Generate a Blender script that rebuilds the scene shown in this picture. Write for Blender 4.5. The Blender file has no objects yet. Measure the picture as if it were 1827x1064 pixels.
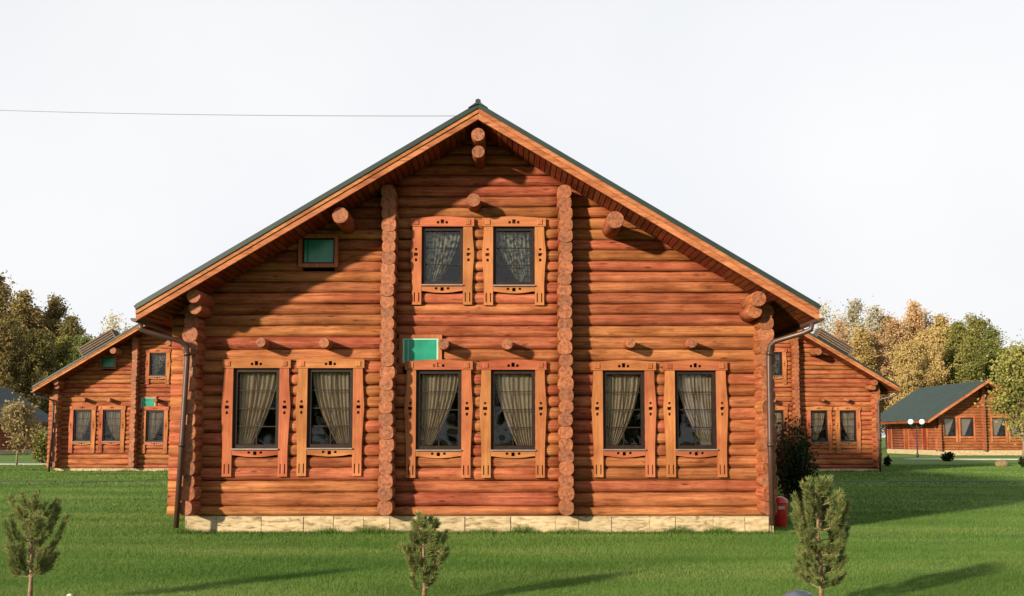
import bpy, math, random
import numpy as np
from mathutils import Vector, Matrix, Quaternion

R = math.radians
rnd = random.Random(11)
scene = bpy.context.scene
COL = scene.collection

# ------------------------------------------------------------------ camera
F_PX, HOR, PITCH = 1850.0, 780.0, R(5.0)      # focal length and horizon row of the 1827 x 1064 photograph
IMG_W, IMG_H = 1827.0, 1064.0
CAM_Z = 1.7
CY = HOR - F_PX * math.tan(PITCH)
cam_d = bpy.data.cameras.new('camera')
cam = bpy.data.objects.new('camera', cam_d)
COL.objects.link(cam)
cam.location = (0, 0, CAM_Z)
cam.rotation_euler = (R(90) + PITCH, 0, 0)
cam_d.sensor_width = 36.0
cam_d.lens = 36.0 * F_PX / IMG_W
cam_d.shift_y = (CY - IMG_H / 2) / IMG_W
cam_d.clip_end = 6000
scene.camera = cam

# ------------------------------------------------------------------ sky, sun, exposure
SUN_EL, SUN_AZ = R(15.0), R(44.0)             # azimuth: to the left of straight behind the camera
to_sun = Vector((-math.cos(SUN_EL) * math.sin(SUN_AZ), -math.cos(SUN_EL) * math.cos(SUN_AZ), math.sin(SUN_EL)))
world = bpy.data.worlds.new('World')
scene.world = world
world.use_nodes = True
wn, wl = world.node_tree.nodes, world.node_tree.links
wn.clear()
wout = wn.new('ShaderNodeOutputWorld')
bg = wn.new('ShaderNodeBackground')
sky = wn.new('ShaderNodeTexSky')
sky.sky_type = 'NISHITA'
sky.sun_disc = False
sky.sun_elevation = SUN_EL
sky.sun_rotation = R(180) + SUN_AZ
sky.air_density = 1.0
sky.dust_density = 1.0
sky.ozone_density = 1.0
hs = wn.new('ShaderNodeHueSaturation')
hs.inputs['Saturation'].default_value = 0.30
wl.new(sky.outputs[0], hs.inputs['Color'])
# thin even haze: its cover grows with the length of the slanting path, 1 - exp(-k / sin(elevation))
wtc = wn.new('ShaderNodeTexCoord')
wsep = wn.new('ShaderNodeSeparateXYZ')
wl.new(wtc.outputs['Generated'], wsep.inputs[0])
def wmath(op, a, b=None, clamp=False):
    nd = wn.new('ShaderNodeMath'); nd.operation = op; nd.use_clamp = clamp
    for i, q in enumerate((a, b)):
        if q is None: continue
        if isinstance(q, (int, float)): nd.inputs[i].default_value = q
        else: wl.new(q, nd.inputs[i])
    return nd.outputs[0]
sin_el = wmath('MAXIMUM', wsep.outputs['Z'], 0.03)
cover = wmath('SUBTRACT', 1.0, wmath('EXPONENT', wmath('DIVIDE', -0.80, sin_el)), True)
veil = wn.new('ShaderNodeMix')
veil.data_type = 'RGBA'
wnz = wn.new('ShaderNodeTexNoise'); wnz.inputs['Scale'].default_value = 2.2; wnz.inputs['Detail'].default_value = 4
wl.new(wtc.outputs['Generated'], wnz.inputs['Vector'])
wrp = wn.new('ShaderNodeValToRGB')
wrp.color_ramp.elements[0].position = 0.32; wrp.color_ramp.elements[0].color = (4.02, 4.12, 4.30, 1)
wrp.color_ramp.elements[1].position = 0.68; wrp.color_ramp.elements[1].color = (4.55, 4.53, 4.56, 1)
wl.new(wnz.outputs['Fac'], wrp.inputs['Fac'])
wl.new(wrp.outputs[0], veil.inputs['B'])
wl.new(cover, veil.inputs['Factor'])
wl.new(hs.outputs[0], veil.inputs['A'])
wl.new(veil.outputs['Result'], bg.inputs['Color'])
bg.inputs['Strength'].default_value = 0.092
wl.new(bg.outputs[0], wout.inputs['Surface'])

sun_d = bpy.data.lights.new('sun', 'SUN')
sun_d.energy = 4.1
sun_d.angle = R(2.5)
sun_d.color = (1.0, 0.85, 0.64)
sun = bpy.data.objects.new('sun', sun_d)
COL.objects.link(sun)
sun.location = to_sun * 60
sun.rotation_euler = to_sun.to_track_quat('Z', 'Y').to_euler()

vs = scene.view_settings
vs.view_transform = 'Standard'
vs.look = 'None'
vs.exposure = 1.25
vs.gamma = 1.0
vs.use_curve_mapping = False


def W(px, py, Y):
    """point of the plane at depth Y that the photograph shows at this pixel: (x, z)"""
    u, v = (px - IMG_W / 2) / F_PX, (CY - py) / F_PX
    k = Y / (math.cos(PITCH) - v * math.sin(PITCH))
    return u * k, CAM_Z + k * (v * math.cos(PITCH) + math.sin(PITCH))


def ground_z(y):
    t = min(max((y - 24.0) / 18.0, 0.0), 1.0)
    return 0.16 * t * t * (3 - 2 * t)


# ------------------------------------------------------------------ helpers
class MB:
    def __init__(self):
        self.v, self.f, self.m, self.s = [], [], [], []

    def face(self, idx, mat=0, smooth=False):
        self.f.append(tuple(idx)); self.m.append(mat); self.s.append(smooth)

    def box(self, x0, x1, y0, y1, z0, z1, mat=0, bev=0.0):
        if bev <= 0:
            b = len(self.v)
            self.v += [(x, y, z) for z in (z0, z1) for y in (y0, y1) for x in (x0, x1)]
            for q in ((0, 2, 3, 1), (4, 5, 7, 6), (0, 1, 5, 4), (2, 6, 7, 3), (0, 4, 6, 2), (1, 3, 7, 5)):
                self.face([b + i for i in q], mat)
            return
        # chamfer the four front (y0) edges
        b = len(self.v)
        e = bev
        self.v += [(x0 + e, y0, z0 + e), (x1 - e, y0, z0 + e), (x1 - e, y0, z1 - e), (x0 + e, y0, z1 - e),
                   (x0, y0 + e, z0), (x1, y0 + e, z0), (x1, y0 + e, z1), (x0, y0 + e, z1),
                   (x0, y1, z0), (x1, y1, z0), (x1, y1, z1), (x0, y1, z1)]
        self.face((b, b + 1, b + 2, b + 3), mat)
        for o in (0, 4):
            for i in range(4):
                j = (i + 1) % 4
                self.face((b + o + i, b + o + 4 + i, b + o + 4 + j, b + o + j), mat)
        self.face((b + 11, b + 10, b + 9, b + 8), mat)

    def tube(self, pts, rad, n=10, mat=0, capmat=None, caps=True, jit=0.0, seed=0, smooth=True, sq=0.0):
        rr = random.Random(seed)
        pts = [Vector(p) for p in pts]
        if not isinstance(rad, (list, tuple)):
            rad = [rad] * len(pts)
        b0 = len(self.v)
        prev = None
        for k, p in enumerate(pts):
            if k == 0: d = pts[1] - pts[0]
            elif k == len(pts) - 1: d = pts[-1] - pts[-2]
            else: d = (pts[k + 1] - pts[k]).normalized() + (pts[k] - pts[k - 1]).normalized()
            d = d.normalized() if d.length > 1e-9 else Vector((0, 0, 1))
            if prev is None:
                a = Vector((0, 0, 1)) if abs(d.z) < 0.9 else Vector((1, 0, 0))
                s = d.cross(a).normalized()
            else:
                s = (prev - d * prev.dot(d)).normalized()
            prev = s
            t = d.cross(s).normalized()
            for i in range(n):
                a = 2 * math.pi * i / n
                r = rad[k] * (1 + (rr.uniform(-jit, jit) if jit else 0))
                if sq: r /= (abs(math.cos(a)) ** sq + abs(math.sin(a)) ** sq) ** (1 / sq)
                q = p + s * (math.cos(a) * r) + t * (math.sin(a) * r)
                self.v.append(tuple(q))
        for k in range(len(pts) - 1):
            for i in range(n):
                j = (i + 1) % n
                self.face((b0 + k * n + i, b0 + k * n + j, b0 + (k + 1) * n + j, b0 + (k + 1) * n + i), mat, smooth)
        if caps:
            cm = mat if capmat is None else capmat
            self.face([b0 + i for i in range(n - 1, -1, -1)], cm)
            self.face([b0 + (len(pts) - 1) * n + i for i in range(n)], cm)

    def sphere(self, c, r, nu=16, nv=10, mat=0, sz=1.0, v0=0.0, v1=1.0):
        b = len(self.v)
        for j in range(nv + 1):
            th = math.pi * (v0 + (v1 - v0) * j / nv)
            for i in range(nu):
                a = 2 * math.pi * i / nu
                self.v.append((c[0] + r * math.sin(th) * math.cos(a), c[1] + r * math.sin(th) * math.sin(a), c[2] + r * sz * math.cos(th)))
        for j in range(nv):
            for i in range(nu):
                k = (i + 1) % nu
                self.face((b + j * nu + i, b + (j + 1) * nu + i, b + (j + 1) * nu + k, b + j * nu + k), mat, True)

    def grid_board(self, xs, zs, holes, y0, y1, warp=None, mat=0):
        """board in the xz plane from y0 (front) to y1 with real openings in the listed cells"""
        nx, nz = len(xs), len(zs)
        b = len(self.v)
        for y in (y0, y1):
            for z in zs:
                for x in xs:
                    X, Z = warp(x, z) if warp else (x, z)
                    self.v.append((X, y, Z))
        idx = lambda i, j, s: b + s * nx * nz + j * nx + i
        solid = lambda i, j: 0 <= i < nx - 1 and 0 <= j < nz - 1 and (i, j) not in holes
        for j in range(nz - 1):
            for i in range(nx - 1):
                if not solid(i, j): continue
                self.face((idx(i, j, 0), idx(i + 1, j, 0), idx(i + 1, j + 1, 0), idx(i, j + 1, 0)), mat)
                self.face((idx(i, j, 1), idx(i, j + 1, 1), idx(i + 1, j + 1, 1), idx(i + 1, j, 1)), mat)
                if not solid(i - 1, j): self.face((idx(i, j, 0), idx(i, j + 1, 0), idx(i, j + 1, 1), idx(i, j, 1)), mat)
                if not solid(i + 1, j): self.face((idx(i + 1, j, 0), idx(i + 1, j, 1), idx(i + 1, j + 1, 1), idx(i + 1, j + 1, 0)), mat)
                if not solid(i, j - 1): self.face((idx(i, j, 0), idx(i, j, 1), idx(i + 1, j, 1), idx(i + 1, j, 0)), mat)
                if not solid(i, j + 1): self.face((idx(i, j + 1, 0), idx(i + 1, j + 1, 0), idx(i + 1, j + 1, 1), idx(i, j + 1, 1)), mat)

    def mesh(self, name, mats):
        me = bpy.data.meshes.new(name)
        me.from_pydata(self.v, [], self.f)
        for m in mats: me.materials.append(m)
        me.polygons.foreach_set('material_index', self.m)
        me.polygons.foreach_set('use_smooth', self.s)
        me.update()
        return me

    def build(self, name, mats, parent=None, loc=None, rot=None):
        if not isinstance(mats, (list, tuple)): mats = [mats]
        return link(name, self.mesh(name, mats), parent, loc, rot)


def link(name, data, parent=None, loc=None, rot=None):
    o = bpy.data.objects.new(name, data)
    COL.objects.link(o)
    if parent: o.parent = parent
    if loc: o.location = loc
    if rot: o.rotation_euler = rot
    return o


def tag(o, label=None, cat=None, group=None, kind=None):
    if label: o['label'] = label
    if cat: o['category'] = cat
    if group: o['group'] = group
    if kind: o['kind'] = kind
    return o


def copy_tree(o, parent=None):
    c = o.copy()
    COL.objects.link(c)
    c.parent = parent
    for ch in list(o.children): copy_tree(ch, c)
    return c


def merged_copy(root):
    """the same thing seen from far off: every part keeps its own mesh, its small pieces joined into it"""
    c = root.copy(); COL.objects.link(c)
    for part in list(root.children):
        objs = [part] + list(part.children)
        mb = MB(); mats = []
        for o in objs:
            mt = Matrix.Identity(4) if o is part else o.matrix_basis
            me = o.data; base = len(mb.v)
            mb.v += [tuple(mt @ v.co) for v in me.vertices]
            for p in me.polygons:
                m = me.materials[p.material_index]
                if m not in mats: mats.append(m)
                mb.face([base + i for i in p.vertices], mats.index(m), p.use_smooth)
        q = mb.build(part.name.split('.')[0], mats, c)
        q.matrix_basis = part.matrix_basis.copy()
    return c


# ------------------------------------------------------------------ materials
def new_mat(name):
    m = bpy.data.materials.new(name); m.use_nodes = True
    nt = m.node_tree; nt.nodes.clear()
    out = nt.nodes.new('ShaderNodeOutputMaterial')
    return m, nt, nt.nodes, nt.links, out


def ramp(n, stops):
    r = n.new('ShaderNodeValToRGB')
    el = r.color_ramp.elements
    while len(el) < len(stops): el.new(0.5)
    for e, (p, c) in zip(el, stops):
        e.position = p; e.color = (*c, 1)
    return r


def wood(name, axis='x', light=(0.53, 0.196, 0.086), dark=(0.25, 0.070, 0.028), rough=0.72, vary=0.24, knots=True):
    light = tuple(c * 0.67 for c in light); dark = tuple(c * 0.67 for c in dark)
    m, nt, n, l, out = new_mat(name)
    bs = n.new('ShaderNodeBsdfPrincipled')
    tc = n.new('ShaderNodeTexCoord'); oi = n.new('ShaderNodeObjectInfo')
    mul = n.new('ShaderNodeMath'); mul.operation = 'MULTIPLY'; mul.inputs[1].default_value = 83.0
    l.new(oi.outputs['Random'], mul.inputs[0])
    add = n.new('ShaderNodeVectorMath'); add.operation = 'ADD'
    l.new(tc.outputs['Object'], add.inputs[0]); l.new(mul.outputs[0], add.inputs[1])
    mp = n.new('ShaderNodeMapping')
    sc = {'x': (0.9, 22, 22), 'y': (22, 0.9, 22), 'z': (22, 22, 0.9)}[axis]
    mp.inputs['Scale'].default_value = sc
    l.new(add.outputs[0], mp.inputs['Vector'])
    gr = n.new('ShaderNodeTexNoise'); gr.inputs['Scale'].default_value = 1.0; gr.inputs['Detail'].default_value = 6; gr.inputs['Roughness'].default_value = 0.65
    l.new(mp.outputs[0], gr.inputs['Vector'])
    rp = ramp(n, [(0.30, dark), (0.50, tuple((a + b) / 2 for a, b in zip(light, dark))), (0.66, light)])
    l.new(gr.outputs['Fac'], rp.inputs['Fac'])
    # broad patches where the stain took unevenly
    big = n.new('ShaderNodeTexNoise'); big.inputs['Scale'].default_value = 1.1; big.inputs['Detail'].default_value = 3
    l.new(add.outputs[0], big.inputs['Vector'])
    br = ramp(n, [(0.32, (0.72, 0.60, 0.52)), (0.62, (1.12, 1.12, 1.10))])
    l.new(big.outputs['Fac'], br.inputs['Fac'])
    mx = n.new('ShaderNodeMix'); mx.data_type = 'RGBA'; mx.blend_type = 'MULTIPLY'; mx.inputs['Factor'].default_value = 1
    l.new(rp.outputs[0], mx.inputs['A']); l.new(br.outputs[0], mx.inputs['B'])
    last = mx.outputs['Result']
    if knots:
        mk = n.new('ShaderNodeMapping')
        mk.inputs['Scale'].default_value = {'x': (1.6, 5.5, 5.5), 'y': (5.5, 1.6, 5.5), 'z': (5.5, 5.5, 1.6)}[axis]
        l.new(add.outputs[0], mk.inputs['Vector'])
        vo = n.new('ShaderNodeTexVoronoi'); vo.inputs['Scale'].default_value = 1.0
        l.new(mk.outputs[0], vo.inputs['Vector'])
        kr = ramp(n, [(0.05, (0.30, 0.24, 0.22)), (0.14, (1, 1, 1))])
        l.new(vo.outputs['Distance'], kr.inputs['Fac'])
        mk2 = n.new('ShaderNodeMix'); mk2.data_type = 'RGBA'; mk2.blend_type = 'MULTIPLY'; mk2.inputs['Factor'].default_value = 0.85
        l.new(last, mk2.inputs['A']); l.new(kr.outputs[0], mk2.inputs['B'])
        last = mk2.outputs['Result']
    # blotches a hand's breadth long, and drying checks running with the grain
    mm = n.new('ShaderNodeMapping')
    mm.inputs['Scale'].default_value = {'x': (3.2, 11, 11), 'y': (11, 3.2, 11), 'z': (11, 11, 3.2)}[axis]
    l.new(add.outputs[0], mm.inputs['Vector'])
    md = n.new('ShaderNodeTexNoise'); md.inputs['Scale'].default_value = 1.0; md.inputs['Detail'].default_value = 5; md.inputs['Roughness'].default_value = 0.7
    l.new(mm.outputs[0], md.inputs['Vector'])
    mdr = ramp(n, [(0.30, (0.66, 0.59, 0.55)), (0.50, (1, 1, 1)), (0.72, (1.18, 1.20, 1.23))])
    l.new(md.outputs['Fac'], mdr.inputs['Fac'])
    m3 = n.new('ShaderNodeMix'); m3.data_type = 'RGBA'; m3.blend_type = 'MULTIPLY'; m3.inputs['Factor'].default_value = 1.0 if knots else 0.5
    l.new(last, m3.inputs['A']); l.new(mdr.outputs[0], m3.inputs['B'])
    last = m3.outputs['Result']
    mc = n.new('ShaderNodeMapping')
    mc.inputs['Scale'].default_value = {'x': (0.55, 13, 13), 'y': (13, 0.55, 13), 'z': (13, 13, 0.55)}[axis]
    l.new(add.outputs[0], mc.inputs['Vector'])
    ck = n.new('ShaderNodeTexNoise'); ck.inputs['Scale'].default_value = 1.0; ck.inputs['Detail'].default_value = 2; ck.inputs['Distortion'].default_value = 0.6
    l.new(mc.outputs[0], ck.inputs['Vector'])
    ca = n.new('ShaderNodeMath'); ca.operation = 'SUBTRACT'; ca.inputs[1].default_value = 0.5
    l.new(ck.outputs['Fac'], ca.inputs[0])
    cb_ = n.new('ShaderNodeMath'); cb_.operation = 'ABSOLUTE'; l.new(ca.outputs[0], cb_.inputs[0])
    ckr = ramp(n, [(0.0, (0.34, 0.27, 0.24)), (0.016, (1, 1, 1))])
    l.new(cb_.outputs[0], ckr.inputs['Fac'])
    m4 = n.new('ShaderNodeMix'); m4.data_type = 'RGBA'; m4.blend_type = 'MULTIPLY'; m4.inputs['Factor'].default_value = 0.75 if knots else 0.2
    l.new(last, m4.inputs['A']); l.new(ckr.outputs[0], m4.inputs['B'])
    last = m4.outputs['Result']
    hsv = n.new('ShaderNodeHueSaturation')
    mr = n.new('ShaderNodeMapRange'); mr.inputs['To Min'].default_value = 1 - vary * 0.75; mr.inputs['To Max'].default_value = 1 + vary * 0.5
    l.new(oi.outputs['Random'], mr.inputs['Value'])
    l.new(mr.outputs[0], hsv.inputs['Value'])
    fr = n.new('ShaderNodeMath'); fr.operation = 'FRACT'
    l.new(mul.outputs[0], fr.inputs[0])
    mh = n.new('ShaderNodeMapRange'); mh.inputs['To Min'].default_value = 0.488; mh.inputs['To Max'].default_value = 0.512
    l.new(fr.outputs[0], mh.inputs['Value'])
    l.new(mh.outputs[0], hsv.inputs['Hue'])
    l.new(last, hsv.inputs['Color'])
    l.new(hsv.outputs[0], bs.inputs['Base Color'])
    bs.inputs['Roughness'].default_value = rough
    bs.inputs['Specular IOR Level'].default_value = 0.12
    bp = n.new('ShaderNodeBump'); bp.inputs['Strength'].default_value = 0.6; bp.inputs['Distance'].default_value = 0.012
    l.new(md.outputs['Fac'], bp.inputs['Height']); l.new(bp.outputs[0], bs.inputs['Normal'])
    l.new(bs.outputs[0], out.inputs['Surface'])
    return m


def plain(name, col, rough=0.5, metal=0.0, noise=0.0, nscale=8.0, bump=0.0, spec=0.5):
    m, nt, n, l, out = new_mat(name)
    bs = n.new('ShaderNodeBsdfPrincipled')
    bs.inputs['Base Color'].default_value = (*col, 1)
    bs.inputs['Roughness'].default_value = rough
    bs.inputs['Metallic'].default_value = metal
    bs.inputs['Specular IOR Level'].default_value = spec
    if noise > 0 or bump > 0:
        tc = n.new('ShaderNodeTexCoord')
        nz = n.new('ShaderNodeTexNoise'); nz.inputs['Scale'].default_value = nscale; nz.inputs['Detail'].default_value = 5
        l.new(tc.outputs['Object'], nz.inputs['Vector'])
        rp = ramp(n, [(0.3, tuple(c * (1 - noise) for c in col)), (0.7, tuple(min(1, c * (1 + noise)) for c in col))])
        l.new(nz.outputs['Fac'], rp.inputs['Fac']); l.new(rp.outputs[0], bs.inputs['Base Color'])
        if bump > 0:
            bp = n.new('ShaderNodeBump'); bp.inputs['Strength'].default_value = bump; bp.inputs['Distance'].default_value = 0.02
            l.new(nz.outputs['Fac'], bp.inputs['Height']); l.new(bp.outputs[0], bs.inputs['Normal'])
    l.new(bs.outputs[0], out.inputs['Surface'])
    return m


def leaf_mat(name, c1, c2, c3, trans=0.35, island=True, nscale=0.35):
    c1, c2, c3 = (tuple(min(0.75, c * 1.0) for c in q) for q in (c1, c2, c3))
    m, nt, n, l, out = new_mat(name)
    geo = n.new('ShaderNodeNewGeometry'); tc = n.new('ShaderNodeTexCoord'); oi = n.new('ShaderNodeObjectInfo')
    rp = ramp(n, [(0.0, c1), (0.55, c2), (1.0, c3)])
    nz = n.new('ShaderNodeTexNoise'); nz.inputs['Scale'].default_value = nscale; nz.inputs['Detail'].default_value = 2
    l.new(tc.outputs['Object'], nz.inputs['Vector'])
    a = n.new('ShaderNodeMath'); a.operation = 'MULTIPLY_ADD'; a.inputs[1].default_value = 0.55
    s = n.new('ShaderNodeMath'); s.operation = 'MULTIPLY_ADD'; s.inputs[1].default_value = 1.5; s.inputs[2].default_value = -0.55
    l.new(nz.outputs['Fac'], s.inputs[0])
    l.new(geo.outputs['Random Per Island'], a.inputs[0]); l.new(s.outputs[0], a.inputs[2])
    l.new(a.outputs[0], rp.inputs['Fac'])
    hsv = n.new('ShaderNodeHueSaturation')
    mr = n.new('ShaderNodeMapRange'); mr.inputs['To Min'].default_value = 0.82; mr.inputs['To Max'].default_value = 1.18
    l.new(oi.outputs['Random'], mr.inputs['Value']); l.new(mr.outputs[0], hsv.inputs['Value'])
    l.new(rp.outputs[0], hsv.inputs['Color'])
    df = n.new('ShaderNodeBsdfDiffuse'); tr = n.new('ShaderNodeBsdfTranslucent'); mx = n.new('ShaderNodeMixShader')
    mx.inputs[0].default_value = trans
    l.new(hsv.outputs[0], df.inputs['Color']); l.new(hsv.outputs[0], tr.inputs['Color'])
    l.new(df.outputs[0], mx.inputs[1]); l.new(tr.outputs[0], mx.inputs[2])
    l.new(mx.outputs[0], out.inputs['Surface'])
    return m


LOGX = wood('varnished_log_x', 'x')
LOGY = wood('varnished_log_y', 'y')
BOARD = wood('carved_board', 'z', light=(0.53, 0.200, 0.086), dark=(0.37, 0.122, 0.048), vary=0.16, knots=False)
BOARDX = wood('carved_board_x', 'x', light=(0.53, 0.200, 0.086), dark=(0.37, 0.122, 0.048), vary=0.16, knots=False)
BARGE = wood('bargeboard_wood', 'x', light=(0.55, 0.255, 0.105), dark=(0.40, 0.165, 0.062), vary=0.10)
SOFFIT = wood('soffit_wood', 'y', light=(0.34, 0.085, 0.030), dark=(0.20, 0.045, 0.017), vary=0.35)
FRAME = plain('dark_brown_sash', (0.016, 0.008, 0.006), 0.5, noise=0.3, spec=0.2)
SILLM = plain('grey_metal_sill', (0.22, 0.17, 0.15), 0.4, 0.3, noise=0.15)
PIPE = plain('brown_metal_pipe', (0.055, 0.026, 0.020), 0.42, 0.1, noise=0.2)
PIPEJ = plain('brown_pipe_joint', (0.045, 0.021, 0.016), 0.42, 0.2)
GREENMETAL = plain('green_roof_edge', (0.012, 0.026, 0.022), 0.4, 0.1, noise=0.2, nscale=3)
INSIDE = plain('dark_interior', (0.05, 0.04, 0.035), 0.9)
MORTAR = plain('plinth_mortar', (0.24, 0.18, 0.11), 0.9, noise=0.3, nscale=20, bump=0.3)


def endgrain():
    m, nt, n, l, out = new_mat('log_end_grain')
    bs = n.new('ShaderNodeBsdfPrincipled')
    tc = n.new('ShaderNodeTexCoord'); oi = n.new('ShaderNodeObjectInfo')
    nz = n.new('ShaderNodeTexNoise'); nz.inputs['Scale'].default_value = 17; nz.inputs['Detail'].default_value = 6; nz.inputs['Roughness'].default_value = 0.7
    mul = n.new('ShaderNodeMath'); mul.operation = 'MULTIPLY'; mul.inputs[1].default_value = 57.0
    add = n.new('ShaderNodeVectorMath'); add.operation = 'ADD'
    l.new(oi.outputs['Random'], mul.inputs[0])
    l.new(tc.outputs['Object'], add.inputs[0]); l.new(mul.outputs[0], add.inputs[1])
    l.new(add.outputs[0], nz.inputs['Vector'])
    rp = ramp(n, [(0.33, (0.045, 0.013, 0.006)), (0.45, (0.175, 0.052, 0.017)), (0.58, (0.26, 0.082, 0.027)), (0.75, (0.36, 0.130, 0.048))])
    l.new(nz.outputs['Fac'], rp.inputs['Fac'])
    hsv = n.new('ShaderNodeHueSaturation')
    mr = n.new('ShaderNodeMapRange'); mr.inputs['To Min'].default_value = 0.75; mr.inputs['To Max'].default_value = 1.15
    l.new(oi.outputs['Random'], mr.inputs['Value']); l.new(mr.outputs[0], hsv.inputs['Value'])
    l.new(rp.outputs[0], hsv.inputs['Color']); l.new(hsv.outputs[0], bs.inputs['Base Color'])
    bs.inputs['Roughness'].default_value = 0.7
    l.new(bs.outputs[0], out.inputs['Surface'])
    return m


END = endgrain()


def stone_mat():
    m, nt, n, l, out = new_mat('split_sandstone')
    bs = n.new('ShaderNodeBsdfPrincipled')
    tc = n.new('ShaderNodeTexCoord'); oi = n.new('ShaderNodeObjectInfo')
    mul = n.new('ShaderNodeMath'); mul.operation = 'MULTIPLY'; mul.inputs[1].default_value = 31.0
    add = n.new('ShaderNodeVectorMath'); add.operation = 'ADD'
    l.new(oi.outputs['Random'], mul.inputs[0]); l.new(tc.outputs['Object'], add.inputs[0]); l.new(mul.outputs[0], add.inputs[1])
    mp = n.new('ShaderNodeMapping'); mp.inputs['Rotation'].default_value = (0, R(38), 0); mp.inputs['Scale'].default_value = (4, 4, 13)
    l.new(add.outputs[0], mp.inputs['Vector'])
    nz = n.new('ShaderNodeTexNoise'); nz.inputs['Scale'].default_value = 1.3; nz.inputs['Detail'].default_value = 6; nz.inputs['Distortion'].default_value = 0.8
    l.new(mp.outputs[0], nz.inputs['Vector'])
    rp = ramp(n, [(0.30, (0.13, 0.085, 0.045)), (0.41, (0.27, 0.195, 0.105)), (0.52, (0.35, 0.275, 0.16)), (0.75, (0.44, 0.37, 0.24))])
    l.new(nz.outputs['Fac'], rp.inputs['Fac'])
    hsv = n.new('ShaderNodeHueSaturation')
    mr = n.new('ShaderNodeMapRange'); mr.inputs['To Min'].default_value = 0.82; mr.inputs['To Max'].default_value = 1.12
    l.new(oi.outputs['Random'], mr.inputs['Value']); l.new(mr.outputs[0], hsv.inputs['Value'])
    l.new(rp.outputs[0], hsv.inputs['Color']); l.new(hsv.outputs[0], bs.inputs['Base Color'])
    bs.inputs['Roughness'].default_value = 0.85
    bp = n.new('ShaderNodeBump'); bp.inputs['Strength'].default_value = 0.7; bp.inputs['Distance'].default_value = 0.02
    l.new(nz.outputs['Fac'], bp.inputs['Height']); l.new(bp.outputs[0], bs.inputs['Normal'])
    l.new(bs.outputs[0], out.inputs['Surface'])
    return m


STONE = stone_mat()


def glass_mat(name, tint=(0.92, 0.94, 0.93), boost=0.8):
    m, nt, n, l, out = new_mat(name)
    tr = n.new('ShaderNodeBsdfTransparent'); tr.inputs[0].default_value = (*tint, 1)
    gl = n.new('ShaderNodeBsdfGlossy'); gl.inputs['Roughness'].default_value = 0.02
    tc = n.new('ShaderNodeTexCoord')
    nz = n.new('ShaderNodeTexNoise'); nz.inputs['Scale'].default_value = 2.2; nz.inputs['Detail'].default_value = 1
    l.new(tc.outputs['Object'], nz.inputs['Vector'])
    bp = n.new('ShaderNodeBump'); bp.inputs['Strength'].default_value = 0.25; bp.inputs['Distance'].default_value = 0.02
    l.new(nz.outputs['Fac'], bp.inputs['Height']); l.new(bp.outputs[0], gl.inputs['Normal'])
    fr = n.new('ShaderNodeFresnel'); fr.inputs[0].default_value = 1.5
    mu = n.new('ShaderNodeMath'); mu.operation = 'MULTIPLY'; mu.inputs[1].default_value = boost; mu.use_clamp = True
    l.new(fr.outputs[0], mu.inputs[0])
    mx = n.new('ShaderNodeMixShader'); l.new(mu.outputs[0], mx.inputs[0])
    l.new(tr.outputs[0], mx.inputs[1]); l.new(gl.outputs[0], mx.inputs[2]); l.new(mx.outputs[0], out.inputs['Surface'])
    return m


GLASS = glass_mat('window_glass')
GREENGLASS = plain('green_pane', (0.012, 0.17, 0.11), 0.25, noise=0.25, nscale=3)
GREENBEAD = plain('pale_green_bead', (0.20, 0.42, 0.33), 0.5)


def curtain_mat(name, c1, c2, lace_mottle=False):
    m, nt, n, l, out = new_mat(name)
    tc = n.new('ShaderNodeTexCoord')
    nz = n.new('ShaderNodeTexNoise'); nz.inputs['Scale'].default_value = 14 if lace_mottle else 30; nz.inputs['Detail'].default_value = 3
    l.new(tc.outputs['Object'], nz.inputs['Vector'])
    rp = ramp(n, [(0.40 if lace_mottle else 0.3, c1), (0.58 if lace_mottle else 0.7, c2)])
    l.new(nz.outputs['Fac'], rp.inputs['Fac'])
    df = n.new('ShaderNodeBsdfDiffuse'); tr = n.new('ShaderNodeBsdfTranslucent'); mx = n.new('ShaderNodeMixShader'); mx.inputs[0].default_value = 0.25
    l.new(rp.outputs[0], df.inputs[0]); l.new(rp.outputs[0], tr.inputs[0])
    l.new(df.outputs[0], mx.inputs[1]); l.new(tr.outputs[0], mx.inputs[2]); l.new(mx.outputs[0], out.inputs['Surface'])
    return m


CURTAIN = curtain_mat('gold_curtain', (0.56, 0.41, 0.29), (0.74, 0.58, 0.43))
LACE_REFLECT = curtain_mat('lace_with_reflections', (0.05, 0.055, 0.045), (0.55, 0.50, 0.40), True)  # lace whose dark mottle also paints trees reflected in the upper panes


def rooftile_mat():
    m, nt, n, l, out = new_mat('green_metal_tile')
    bs = n.new('ShaderNodeBsdfPrincipled')
    tc = n.new('ShaderNodeTexCoord')
    nz = n.new('ShaderNodeTexNoise'); nz.inputs['Scale'].default_value = 1.6; nz.inputs['Detail'].default_value = 5
    l.new(tc.outputs['Object'], nz.inputs['Vector'])
    rp = ramp(n, [(0.3, (0.013, 0.026, 0.023)), (0.7, (0.020, 0.035, 0.031))])
    l.new(nz.outputs['Fac'], rp.inputs['Fac']); l.new(rp.outputs[0], bs.inputs['Base Color'])
    bs.inputs['Roughness'].default_value = 0.55
    bs.inputs['Specular IOR Level'].default_value = 0.3
    l.new(bs.outputs[0], out.inputs['Surface'])
    return m


TILE = rooftile_mat()

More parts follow.
